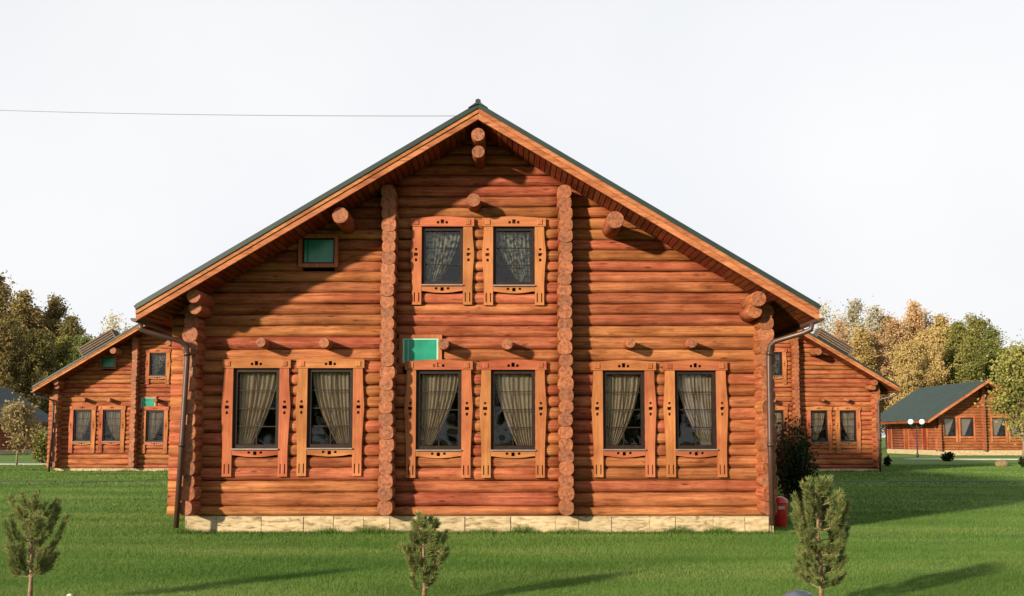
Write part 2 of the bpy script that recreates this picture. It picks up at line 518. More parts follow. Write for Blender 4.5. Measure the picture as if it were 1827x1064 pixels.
# ------------------------------------------------------------------ ground
def lawn_mat():
    m, nt, n, l, out = new_mat('lawn')
    bs = n.new('ShaderNodeBsdfPrincipled')
    tc = n.new('ShaderNodeTexCoord')
    mp = n.new('ShaderNodeMapping'); mp.inputs['Scale'].default_value = (0.10, 0.42, 1)
    l.new(tc.outputs['Object'], mp.inputs['Vector'])
    n1 = n.new('ShaderNodeTexNoise'); n1.inputs['Scale'].default_value = 1.0; n1.inputs['Detail'].default_value = 6; n1.inputs['Roughness'].default_value = 0.6
    l.new(mp.outputs[0], n1.inputs['Vector'])
    n2 = n.new('ShaderNodeTexNoise'); n2.inputs['Scale'].default_value = 7; n2.inputs['Detail'].default_value = 5
    l.new(tc.outputs['Object'], n2.inputs['Vector'])
    ad = n.new('ShaderNodeMath'); ad.operation = 'MULTIPLY_ADD'; ad.inputs[1].default_value = 0.5
    l.new(n2.outputs['Fac'], ad.inputs[0]); l.new(n1.outputs['Fac'], ad.inputs[2])
    rp = ramp(n, [(0.52, (0.045, 0.100, 0.019)), (0.75, (0.080, 0.145, 0.028)), (0.95, (0.130, 0.182, 0.046))])
    l.new(ad.outputs[0], rp.inputs['Fac']); l.new(rp.outputs[0], bs.inputs['Base Color'])
    bs.inputs['Roughness'].default_value = 0.9
    bs.inputs['Specular IOR Level'].default_value = 0.1
    bp = n.new('ShaderNodeBump'); bp.inputs['Strength'].default_value = 0.6; bp.inputs['Distance'].default_value = 0.05
    l.new(n2.outputs['Fac'], bp.inputs['Height']); l.new(bp.outputs[0], bs.inputs['Normal'])
    l.new(bs.outputs[0], out.inputs['Surface'])
    return m


ys = [-300, -60, 0, 10, 20, 24] + [24 + 1.5 * i for i in range(1, 13)] + [50, 80, 140, 300, 900, 3500]
g = MB()
xs_ = [-3500, -600, -100, -30, 0, 30, 100, 600, 3500]
for y in ys:
    for x in xs_: g.v.append((x, y, ground_z(y)))
for j in range(len(ys) - 1):
    for i in range(len(xs_) - 1):
        a = j * len(xs_) + i
        g.face((a, a + 1, a + 1 + len(xs_), a + len(xs_)), 0, True)
tag(g.build('lawn', lawn_mat()), kind='structure')

# ------------------------------------------------------------------ the log house
WALL_Y, OVER, DEPTH = 18.5, 1.0, 13.0
CX = W(855, 700, WALL_Y)[0]


def loc(px, py, dy=0.0):
    x, z = W(px, py, WALL_Y + dy)
    return x - CX, z


def lz(py): return loc(855, py)[1]


# roof line, measured along the top of the bargeboard in the front plane
ax_, az_ = loc(854, 196, -OVER)
lx_, lz_ = loc(239, 553, -OVER)
rx_, rz_ = loc(1456, 556, -OVER)
EAVE_X = (abs(lx_) + abs(rx_)) / 2
APEX_Z = az_
EAVE_Z = (lz_ + rz_) / 2
SLOPE = (APEX_Z - EAVE_Z) / EAVE_X
ANG = math.atan(SLOPE)
UNDER = 0.135                                   # soffit below the bargeboard's top edge, measured vertically
def z_under(x): return APEX_Z - UNDER - SLOPE * abs(x)
def x_under(z): return (APEX_Z - UNDER - z) / SLOPE


SEAMS_PX = [921, 904, 879, 858, 835, 814.5, 793.5, 772, 749.5, 727.5, 707, 687, 666.5, 645, 623.5, 601, 581, 561, 542, 522, 503, 484, 466, 446, 427, 408, 388, 369, 350, 331, 312, 293, 275, 257, 240]
SEAMS = [lz(p) for p in SEAMS_PX]
PLINTH_TOP = SEAMS[0]
CORNER_X = 5.05
EXT_L, EXT_R = 0.46, 0.20
PIL_X = (-(855 - 694) / 100.0, (1008 - 855) / 100.0)
LOG_AX = 0.125                                 # log axis behind the wall's front plane

WIN_PX = [(418, 497, 658, 800, 1), (550, 629, 658, 799, -1), (743, 823, 661, 802, 1), (876, 955, 661, 802, -1), (1075, 1151, 662, 801, 1), (1203, 1279, 662, 801, -1),
          (753, 826, 406, 508, 1), (880, 954, 406, 509, -1)]
SMALL_PX = [(540, 597, 425, 471), (719, 782, 604, 648)]
WINS = []
for i, (a, b, t, bo, sd) in enumerate(WIN_PX):
    x0, z1 = loc(a, t); x1, z0 = loc(b, bo)
    WINS.append((x0, x1, z0, z1, sd, i >= 6))
SMALL = []
for (a, b, t, bo) in SMALL_PX:
    x0, z1 = loc(a, t); x1, z0 = loc(b, bo)
    SMALL.append((x0, x1, z0, z1))
HOLES = [w[:4] for w in WINS] + SMALL


def log_along_x(mb, xa, xb, z0, z1, seed):
    """one scribed log of a course between two (possibly raked) ends; xa, xb are functions of height"""
    rr = random.Random(seed)
    h = (z1 - z0) / 2; zc = (z0 + z1) / 2
    prof = []
    for k in range(8):
        t = -1 + 2 * k / 7
        prof.append((-0.125 + 0.060 * abs(t) ** 3.2, h * t * 1.015))
    prof += [(0.06, h * 1.015), (0.09, 0), (0.06, -h * 1.015)]
    n = len(prof)
    L = xb(zc) - xa(zc)
    ns = max(2, int(L / 0.28) + 1)
    b = len(mb.v)
    ph = rr.uniform(0, 6)
    for s in range(ns):
        t = s / (ns - 1)
        j = 1 + 0.05 * math.sin(ph + t * L * 1.3) + rr.uniform(-0.045, 0.045)
        dz = rr.uniform(-0.005, 0.005) + 0.006 * math.sin(ph * 2 + t * L * 0.9)
        for (dy, dzp) in prof:
            z = zc + dzp + dz
            x = xa(z) + (xb(z) - xa(z)) * t
            mb.v.append((x, LOG_AX + (dy * j if dy < 0 else dy), z))
    for s in range(ns - 1):
        for i in range(n):
            k = (i + 1) % n
            mb.face((b + s * n + i, b + (s + 1) * n + i, b + (s + 1) * n + k, b + s * n + k), 0, i < 7)
    mb.face([b + i for i in range(n)], 1)
    mb.face([b + (ns - 1) * n + i for i in range(n - 1, -1, -1)], 1)


def make_house():
    root = link('log_house', None)
    # ---- plinth: mortar core with a row of split stones
    p = MB(); p.box(-CORNER_X - 0.12, CORNER_X + 0.12, 0.045, DEPTH, -0.15, PLINTH_TOP)
    pl = p.build('plinth', MORTAR, root)
    joints = [333, 386, 466, 541, 595, 649, 695, 760, 830, 912, 991, 1033, 1092, 1160, 1206, 1273, 1330, 1373]
    for i in range(len(joints) - 1):
        x0, x1 = loc(joints[i], 935)[0] + 0.003, loc(joints[i + 1], 935)[0] - 0.003
        s = MB(); d = rnd.uniform(0, 0.018)
        s.box(x0, x1, 0.006 + d, 0.06, -0.12, PLINTH_TOP - 0.004 - rnd.uniform(0, 0.014), 0, 0.007)
        # slightly raked cut
        k = rnd.uniform(-0.03, 0.03)
        s.v = [(x + (k if x > (x0 + x1) / 2 and i < len(joints) - 2 else 0) * 0.2, y, z) for (x, y, z) in s.v]
        s.build('stone', STONE, pl)
    for sx in (-1, 1):                          # stones down both sides
        for i in range(11):
            s = MB()
            y0, y1 = 0.07 + i * 1.17, 0.07 + (i + 1) * 1.17 - 0.012
            xa, xb = sorted((sx * (CORNER_X + 0.11), sx * (CORNER_X + 0.155 + rnd.uniform(0, 0.012))))
            s.box(xa, xb, y0, y1, -0.12, PLINTH_TOP - 0.006)
            s.build('stone', STONE, pl)

    # ---- front wall, log by log
    fw = None
    seed = 0
    for c in range(len(SEAMS) - 1):
        z0, z1 = SEAMS[c], SEAMS[c + 1]
        if x_under(z0) < 0.25: break
        lim_top = x_under((z0 + z1) / 2)
        left, right = -CORNER_X - EXT_L, CORNER_X + EXT_R
        cuts = []                               # openings that this course runs into
        for (hx0, hx1, hz0, hz1) in HOLES:
            if hz1 > z0 + 0.03 and hz0 < z1 - 0.03: cuts.append((hx0, hx1))
        # butt joints hidden behind the pilasters
        bounds = [left] + [PIL_X[0] + rnd.uniform(-0.03, 0.03), PIL_X[1] + rnd.uniform(-0.03, 0.03)] + [right]
        for bnum in range(3):
            segs = [(bounds[bnum], bounds[bnum + 1])]
            for (h0, h1) in cuts:
                ns = []
                for (a, b) in segs:
                    if h1 <= a or h0 >= b: ns.append((a, b)); continue
                    if h0 - a > 0.05: ns.append((a, h0))
                    if b - h1 > 0.05: ns.append((h1, b))
                segs = ns
            for (a, b) in segs:
                seed += 1
                fa = lambda z, a=a: max(a, -x_under(z) - 0.04)
                fb = lambda z, b=b: min(b, x_under(z) + 0.04)
                zc = (z0 + z1) / 2
                if fb(zc) - fa(zc) < 0.08 or fb(z1) - fa(z1) < 0.02: continue
                mb = MB(); log_along_x(mb, fa, fb, z0, z1, seed)
                if fw is None: fw = mb.build('front_wall', [LOGX, END], root)
                else: mb.build('log', [LOGX, END], fw)

    # ---- side walls: logs along the house, their ends stand forward of the gable
    for sx in (-1, 1):
        sw = None
        for c in range(1, len(SEAMS)):
            z = SEAMS[c]
            r = 0.5 * (SEAMS[min(c + 1, len(SEAMS) - 1)] - SEAMS[c - 1]) * 0.5 * 1.14
            r = min(max(r * 1.1, 0.12), 0.145)
            if z + r > z_under(CORNER_X) + 0.02: break
            mb = MB(); yy = -0.42 + rnd.uniform(-0.03, 0.03)
            rr = r * rnd.uniform(0.97, 1.05)
            mb.tube([(sx * CORNER_X + rnd.uniform(-0.006, 0.006), y, z) for y in (yy, yy + 0.025, 0.4, 4, 8, DEPTH + 0.4)], [rr * 0.95, rr, rr, rr, rr, rr], 20, 0, 1, jit=0.015, seed=c + (50 if sx > 0 else 0), sq=2.4)
            if sw is None: sw = mb.build('side_wall', [LOGY, END], root)
            else: mb.build('log', [LOGY, END], sw)
    # ---- pilasters: ends of the inner cross walls
    for k, x in enumerate(PIL_X):
        pw = None
        for c in range(1, len(SEAMS)):
            z = SEAMS[c]
            r = 0.124
            if z + r > z_under(x) - 0.05: break
            mb = MB(); yy = -0.36 + rnd.uniform(-0.02, 0.02)
            rr = r * rnd.uniform(0.95, 1.1)
            xx = x + rnd.uniform(-0.012, 0.012)
            mb.tube([(xx, y, z) for y in (yy, yy + 0.025, 0.0, 0.3)], [rr * 0.95, rr, rr, rr], 20, 0, 1, jit=0.02, seed=c + 200 + 70 * k, sq=2.7)
            if pw is None: pw = mb.build('log_pilaster', [LOGY, END], root)
            else: mb.build('log_end', [LOGY, END], pw)
    # ---- purlin and ridge beams carrying the overhang, joist ends
    def beam(pts_px, r, y0, name, seed, dy=None):
        top = None
        for i, (px, py) in enumerate(pts_px):
            x, z = loc(px, py, y0)
            mb = MB()
            rr = r * (1 - 0.05 * i)
            mb.tube([(x, y, z) for y in (y0 + 0.16 * i, y0 + 0.16 * i + 0.03, y0 / 2, 0.4)], [rr * 0.94, rr, rr, rr], 18, 0, 1, jit=0.014, seed=seed + i)
            if top is None: top = mb.build(name, [LOGY, END], root)
            else: mb.build('log_end', [LOGY, END], top)
    beam([(853, 240), (853, 266)], 0.120, -0.93, 'ridge_beam', 301)
    beam([(607, 384)], 0.145, -0.90, 'purlin', 305)
    beam([(1098, 392)], 0.155, -0.88, 'purlin', 309)
    beam([(345, 528), (343, 547)], 0.125, -0.86, 'purlin', 313)
    beam([(1354, 533), (1351, 553)], 0.135, -0.80, 'purlin', 317)
    for i, (px, py, ln, r) in enumerate([(845, 357, -0.46, 0.125), (465, 611, -0.37, 0.088), (578, 612, -0.37, 0.092), (791, 614, -0.40, 0.098), (905, 614, -0.40, 0.098), (1125, 612, -0.37, 0.088), (1235, 612, -0.37, 0.088)]):
        beam([(px, py)], r, ln, 'joist_end', 330 + i)

    # ---- windows
    for wi, (x0, x1, z0, z1, sd, upper) in enumerate(WINS):
        w, h = x1 - x0, z1 - z0
        fb = MB(); t = 0.062
        fb.box(x0, x0 + t, 0.005, 0.11, z0, z1); fb.box(x1 - t, x1, 0.005, 0.11, z0, z1)
        fb.box(x0 + t, x1 - t, 0.007, 0.11, z1 - t, z1); fb.box(x0 + t, x1 - t, 0.007, 0.11, z0, z0 + t)
        # reveal lining through the wall
        fb.box(x0 - 0.02, x0 + 0.012, 0.112, 0.26, z0, z1); fb.box(x1 - 0.012, x1 + 0.02, 0.112, 0.26, z0, z1)
        fb.box(x0, x1, 0.112, 0.26, z1 - 0.012, z1 + 0.02); fb.box(x0, x1, 0.112, 0.26, z0 - 0.02, z0 + 0.012)
        win = fb.build('window', FRAME, root)
        gx0, gx1, gz0, gz1 = x0 + t, x1 - t, z0 + t, z1 - t
        nr = 4 if not upper else 3
        for i in range(2):
            for j in range(nr):
                pm = MB()
                pm.box(gx0 + (gx1 - gx0) * i / 2, gx0 + (gx1 - gx0) * (i + 1) / 2, 0.060, 0.064, gz0 + (gz1 - gz0) * j / nr, gz0 + (gz1 - gz0) * (j + 1) / nr)
                pm.build('pane', GLASS, win)
        bw = 0.009
        bm_ = MB(); xm = (gx0 + gx1) / 2
        bm_.box(xm - bw, xm + bw, 0.046, 0.057, gz0, gz1); bm_.build('glazing_bar', FRAME, win)
        for j in range(1, nr):
            zz = gz0 + (gz1 - gz0) * j / nr
            bm_ = MB(); bm_.box(gx0, gx1, 0.049, 0.0575, zz - bw, zz + bw); bm_.build('glazing_bar', FRAME, win)
        # curtain gathered to one side
        cu = MB(); NU, NV = 64, 18
        for j in range(NV + 1):
            v = j / NV
            e = 1.0 - (0.60 + 0.05 * ((wi * 7) % 3)) * (v ** (1.5 + 0.15 * ((wi * 5) % 3)))
            for i in range(NU + 1):
                u = i / NU
                xx = u * e
                fold = math.sin(u * 2 * math.pi * (7.5 + wi % 3) + 0.9 * math.sin(v * 2.2 + wi)) * (0.020 + 0.012 * v) + 0.012 * math.sin(u * (33 + 5 * (wi % 4)) + wi)
                X = gx0 + (gx1 - gx0) * (xx if sd > 0 else 1 - xx)
                cu.v.append((X, 0.155 + fold, gz1 - 0.005 - (gz1 - gz0 - 0.01) * v))
        for j in range(NV):
            for i in range(NU):
                a = j * (NU + 1) + i
                cu.face((a, a + 1, a + NU + 2, a + NU + 1), 0, True)
        cu.build('curtain', LACE_REFLECT if upper else CURTAIN, win)
        # sill
        sm = MB(); sm.box(x0 - 0.005, x1 + 0.005, -0.085, 0.004, z0 - 0.028, z0 - 0.004); sm.build('sill', SILLM, win)
        # carved surround
        zt, zl = z1 + 0.005, z0 - (0.50 if not upper else 0.37)
        bwid = 0.165
        for s in (-1, 1):
            xi = x0 - 0.002 if s < 0 else x1 + 0.002
            xo = xi + s * bwid
            xa, xb = min(xi, xo), max(xi, xo)
            d = (xb - xa)
            xs = [xa, xa + 0.20 * d, xa + 0.32 * d, xa + 0.39 * d, xa + 0.61 * d, xa + 0.68 * d, xa + 0.80 * d, xb]
            zm = (z0 + z1) / 2 + 0.02
            # fluted leg slots, then the drilled ornament at mid height
            zs = [zl, zl + 0.05, zl + 0.16, zl + 0.22, z0 - 0.10, z0 + 0.02, zm - 0.20, zm - 0.125, zm - 0.075, zm - 0.028, zm + 0.028, zm + 0.075, zm + 0.115, zm + 0.2, (zm + 0.2 + zt) / 2, zt]
            holes = {(1, 1), (1, 2), (5, 1), (5, 2), (3, 7), (2, 9), (3, 9), (4, 9), (3, 11)}
            def warp(x, z, s=s, zm=zm, xa=xa, xb=xb, h=h):
                outer = (x - (xb if s < 0 else xa)) / (xb - xa) * s        # 0 at the opening, 1 at the outer edge
                b = math.exp(-((z - zm) / (0.24 * h)) ** 2) * 0.035
                foot = -0.02 if z < z0 - 0.09 else 0.0
                return x + s * b * max(0.0, outer) - (0 if s > 0 else 0), z
            cb = MB(); cb.grid_board(xs, zs, holes, -0.05, 0.03, warp)
            cb.build('casing_board', BOARD, win)
        hx0, hx1 = x0 - bwid - 0.035, x1 + bwid + 0.035
        hz0, hz1 = zt + 0.002, zt + 0.155
        c = (hx0 + hx1) / 2
        xs = [hx0, hx0 + 0.05, hx0 + 0.08, hx0 + 0.13, hx0 + 0.16, c - 0.14, c - 0.10, c - 0.055, c - 0.03, c + 0.03, c + 0.055, c + 0.10, c + 0.14, hx1 - 0.16, hx1 - 0.13, hx1 - 0.08, hx1 - 0.05, hx1]
        zs = [hz0, hz0 + 0.05, hz0 + 0.075, hz0 + 0.095, hz0 + 0.125, hz1]
        holes = {(6, 2), (6, 1), (8, 1), (8, 2), (8, 3), (10, 2), (10, 1)}
        def warph(x, z, c=c, hz1=hz1, hz0=hz0, w=w):
            b = 0.03 * math.cos(min(1.0, abs(x - c) / (0.62 * w)) * math.pi / 2) if z >= hz1 - 1e-4 else 0
            return x, z + b
        hb = MB(); hb.grid_board(xs, zs, holes, -0.066, 0.03, warph); hb.build('casing_header', BOARDX, win)
        for s in (-1, 1):                       # square rosettes at the header's ends
            rb = MB(); xc = hx0 + 0.105 if s < 0 else hx1 - 0.105
            rb.box(xc - 0.05, xc + 0.05, -0.082, -0.067, hz0 + 0.025, hz0 + 0.125, 0, 0.012); rb.build('rosette', BOARD, win)
        # apron under the sill with a curved lower edge
        az1, az0 = z0 - 0.03, z0 - 0.155
        xs = [x0 + 0.003, x0 + 0.1 * w, x0 + 0.25 * w] + [c - 0.13, c - 0.085, c - 0.03, c + 0.03, c + 0.085, c + 0.13] + [x1 - 0.25 * w, x1 - 0.1 * w, x1 - 0.003]
        zs = [az0, az0 + 0.035, az0 + 0.06, az0 + 0.10, az1]
        def warpa(x, z, c=c, az0=az0, w=w):
            return x, z + (0.045 * (abs(x - c) / (w / 2)) ** 2 if z < az0 + 1e-4 else 0)
        ab = MB(); ab.grid_board(xs, zs, {(3, 2), (5, 2), (5, 1), (7, 2)}, -0.045, 0.03, warpa); ab.build('casing_apron', BOARDX, win)

    # ---- two small green-glazed lights
    for k, (x0, x1, z0, z1) in enumerate(SMALL):
        cas = MB(); t = 0.065
        cas.box(x0 - t, x0, -0.045, 0.06, z0 - t, z1 + t); cas.box(x1, x1 + t, -0.045, 0.06, z0 - t, z1 + t)
        cas.box(x0 - 0.001, x1 + 0.001, -0.042, 0.06, z1, z1 + t); cas.box(x0 - 0.001, x1 + 0.001, -0.042, 0.06, z0 - t, z0)
        sw_ = cas.build('vent_window', BOARD, root)
        f = MB(); e = 0.03
        yo = -0.03 if k else 0.012
        mt_ = GREENBEAD if k else FRAME
        f.box(x0, x0 + e, yo, 0.08, z0, z1); f.box(x1 - e, x1, yo, 0.08, z0, z1)
        f.box(x0 + e, x1 - e, yo, 0.08, z1 - e, z1); f.box(x0 + e, x1 - e, yo, 0.08, z0, z0 + e)
        f.box(x0 + e + 0.06, x0 + e + 0.072, yo + 0.006, 0.08, z0 + e, z1 - e)
        f.build('sash', mt_, sw_)
        pm = MB(); pm.box(x0 + e - 0.004, x1 - e + 0.004, yo + 0.014, 0.085, z0 + e - 0.004, z1 - e + 0.004); pm.build('pane', GREENGLASS, sw_)

    # ---- roof: profiled metal tiles on both slopes, soffit boards, bargeboards
    y0, y1 = -OVER - 0.03, DEPTH + OVER
    cs, sn = math.cos(ANG), math.sin(ANG)
    SL = EAVE_X / cs + 0.06
    core = MB()                                 # solid deck between soffit and tiles
    for s in (-1, 1):
        b = len(core.v)
        zt = 0.0
        pts = []
        for (sl, up) in ((0, -UNDER + 0.02), (SL - 0.05, -UNDER + 0.02), (SL - 0.05, 0.03), (0, 0.03)):
            pts.append((s * sl * cs, APEX_Z - sl * sn + up))
        for yy in (-OVER + 0.03, y1 - 0.02):
            core.v += [(x, yy, z) for (x, z) in pts]
        core.face((b, b + 1, b + 2, b + 3)); core.face((b + 7, b + 6, b + 5, b + 4))
        for i in range(4):
            j = (i + 1) % 4
            core.face((b + i, b + 4 + i, b + 4 + j, b + j))
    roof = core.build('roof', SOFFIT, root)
    # tiles: stepped down the slope, wavy along the ridge
    for s in (-1, 1):
        tb = MB()
        NW = int((y1 - y0) / 0.30); per = 6
        rows = []
        nstep = 20
        for k in range(nstep):
            a0, a1 = SL * k / nstep, SL * (k + 1) / nstep
            rows += [(a0, 0.052), (a1 - 0.006, 0.074)]
        ncol = NW * per + 1
        for (a, up) in rows:
            for i in range(ncol):
                yy = y0 + (y1 - y0) * i / (ncol - 1)
                wv = 0.014 * math.cos(2 * math.pi * i / per)
                hgt = up + wv
                tb.v.append((s * (a * cs + hgt * sn * 0.0), yy, APEX_Z - a * sn + hgt / cs))
        for j in range(len(rows) - 1):
            for i in range(ncol - 1):
                a = j * ncol + i
                q = (a, a + 1, a + ncol + 1, a + ncol)
                tb.face(q if s < 0 else q[::-1], 0, j % 2 == 0)
        tb.build('tile_sheet', TILE, roof)
    # ridge cap
    rc = MB()
    prof = [(-0.17, 0.092 - 0.17 * SLOPE), (-0.045, 0.105 - 0.045 * SLOPE), (-0.045, 0.125), (0.0, 0.150), (0.045, 0.125), (0.045, 0.105 - 0.045 * SLOPE), (0.17, 0.092 - 0.17 * SLOPE), (0.0, 0.06)]
    for yy in (y0 - 0.06, y1 + 0.02): rc.v += [(x, yy, APEX_Z + 0.02 + z) for (x, z) in prof]
    nn = len(prof)
    rc.face(list(range(nn - 1, -1, -1))); rc.face(list(range(nn, 2 * nn)))
    for i in range(nn):
        j = (i + 1) % nn
        rc.face((i, j, nn + j, nn + i))
    rc.build('ridge_cap', GREENMETAL, roof)
    # bargeboards with a stepped upper fillet and the green verge strip
    for s in (-1, 1):
        for (nm, t0, t1, ya, yb, mt_) in (('bargeboard', -0.150, -0.050, -OVER - 0.02, -OVER + 0.028, BARGE), ('barge_fillet', -0.055, 0.014, -OVER - 0.042, -OVER + 0.026, BARGE), ('verge_flashing', 0.012, 0.088, -OVER - 0.066, -OVER + 0.024, GREENMETAL)):
            bb = MB(); b = len(bb.v)
            vt = []
            for (xx, off) in ((0.0, t0), (EAVE_X, t0), (EAVE_X, t1), (0.0, t1)):
                vt.append((s * xx, APEX_Z - SLOPE * xx + off / cs))
            for yy in (ya, yb): bb.v += [(x + s * 0.0015, yy, z) for (x, z) in vt]
            fr = (b, b + 1, b + 2, b + 3); bk = (b + 7, b + 6, b + 5, b + 4)
            bb.face(fr if s > 0 else fr[::-1]); bb.face(bk if s > 0 else bk[::-1])
            for i in range(4):
                j = (i + 1) % 4
                q = (b + i, b + 4 + i, b + 4 + j, b + j)
                bb.face(q if s > 0 else q[::-1])
            bb.build(nm, mt_, roof)
    # soffit boards under the front overhang, run from bargeboard to wall
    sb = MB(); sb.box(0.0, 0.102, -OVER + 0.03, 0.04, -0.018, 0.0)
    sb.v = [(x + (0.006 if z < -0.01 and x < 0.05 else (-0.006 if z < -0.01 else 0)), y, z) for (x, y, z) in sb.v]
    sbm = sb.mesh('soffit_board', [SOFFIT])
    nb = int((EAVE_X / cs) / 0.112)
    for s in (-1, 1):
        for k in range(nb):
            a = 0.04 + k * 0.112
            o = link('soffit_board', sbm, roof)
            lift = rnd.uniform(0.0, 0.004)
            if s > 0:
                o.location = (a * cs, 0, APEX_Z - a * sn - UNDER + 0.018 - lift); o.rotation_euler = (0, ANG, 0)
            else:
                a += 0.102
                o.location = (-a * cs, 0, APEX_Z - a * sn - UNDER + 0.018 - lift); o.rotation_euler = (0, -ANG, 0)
    # gutters along both eaves and the downpipes at the front corners
    for s in (-1, 1):
        gt = MB(); gx, gz = s * (EAVE_X + 0.03), EAVE_Z - 0.13
        n = 8; b = 0
        for yy in (-OVER - 0.02, DEPTH + OVER):
            for i in range(n + 1):
                a = math.pi + math.pi * i / n
                gt.v.append((gx + 0.065 * math.cos(a), yy, gz + 0.065 * math.sin(a)))
        for i in range(n): gt.face((i, i + 1, n + 2 + i, n + 1 + i), 0, True)
        gt.face(list(range(n, -1, -1)))
        gtr = gt.build('gutter', PIPE, root)
        if s < 0:
            path_px = [(250, 578, -0.92), (252, 588, -0.90), (268, 594, -0.86), (322, 609, -0.62), (333, 618, -0.55), (334, 640, -0.54), (325, 780, -0.50), (314, 942, -0.50)]
        else:
            path_px = [(1449, 576, -0.92), (1447, 588, -0.90), (1434, 594, -0.86), (1383, 609, -0.60), (1374, 617, -0.54), (1372, 640, -0.52), (1374, 780, -0.52), (1378, 938, -0.52)]
        pts = []
        for (a, bb_, dy) in path_px:
            x, z = loc(a, bb_, dy); pts.append((x, dy, max(z, 0.02)))
        dp = MB(); dp.tube(pts, 0.046, 12); d = dp.build('downpipe', PIPE, root)
        for k in (4, 6):
            (xa, ya, za) = pts[k]
            dirv = (Vector(pts[k + 1]) - Vector(pts[k])).normalized() if k + 1 < len(pts) else Vector((0, 0, -1))
            q = Vector(pts[k]) + dirv * 0.1
            j = MB(); j.tube([q, q + dirv * 0.07], 0.056, 12); j.build('pipe_collar', PIPEJ, d)
            j = MB(); j.tube([q + dirv * 0.03, Vector((q.x * 0.985, 0.05, q.z))], 0.012, 6); j.build('pipe_bracket', PIPEJ, d)

    # ---- back of the house and dark rooms
    bk = MB()
    zE = z_under(CORNER_X)
    pts = [(-CORNER_X, PLINTH_TOP), (CORNER_X, PLINTH_TOP), (CORNER_X, zE), (0, APEX_Z - UNDER), (-CORNER_X, zE)]
    for yy in (DEPTH - 0.1, DEPTH + 0.1): bk.v += [(x, yy, z) for (x, z) in pts]
    bk.face((0, 1, 2, 3, 4)); bk.face((9, 8, 7, 6, 5))
    for i in range(5):
        j = (i + 1) % 5
        bk.face((i, 5 + i, 5 + j, j))
    bk.build('rear_wall', LOGX, root)
    fl = MB(); fl.box(-CORNER_X + 0.05, CORNER_X - 0.05, 0.27, DEPTH - 0.11, PLINTH_TOP, PLINTH_TOP + 0.05)
    fl.build('room_floor', INSIDE, root)
    fl = MB(); fl.box(-CORNER_X + 0.13, CORNER_X - 0.13, 0.27, DEPTH - 0.11, lz(590), lz(580)); fl.build('upper_floor', INSIDE, root)
    fl = MB()
    for x in PIL_X: fl.box(x - 0.08, x + 0.08, 0.31, DEPTH - 0.12, PLINTH_TOP + 0.051, lz(591))
    fl.box(-CORNER_X + 0.13, CORNER_X - 0.13, 3.4, 3.5, PLINTH_TOP + 0.052, lz(592))
    fl.build('inner_wall', INSIDE, root)
    return root


house = make_house()
house.location = (CX, WALL_Y, 0)
tag(house, 'large orange log house in the centre with carved windows and green roof edge', 'house', 'log houses on the lawn')

def place(h, px, Y, label, dz=0.0):
    x = (px - IMG_W / 2) / F_PX * Y
    h.location = (x, Y, dz)
    tag(h, label, 'house', 'log houses on the lawn')
    return h

hl = place(copy_tree(house), 307, 46.6, 'log house partly hidden behind the left eave of the central house')
hr = place(copy_tree(house), 1357, 46.2, 'log house partly hidden behind the right downpipe of the central house')

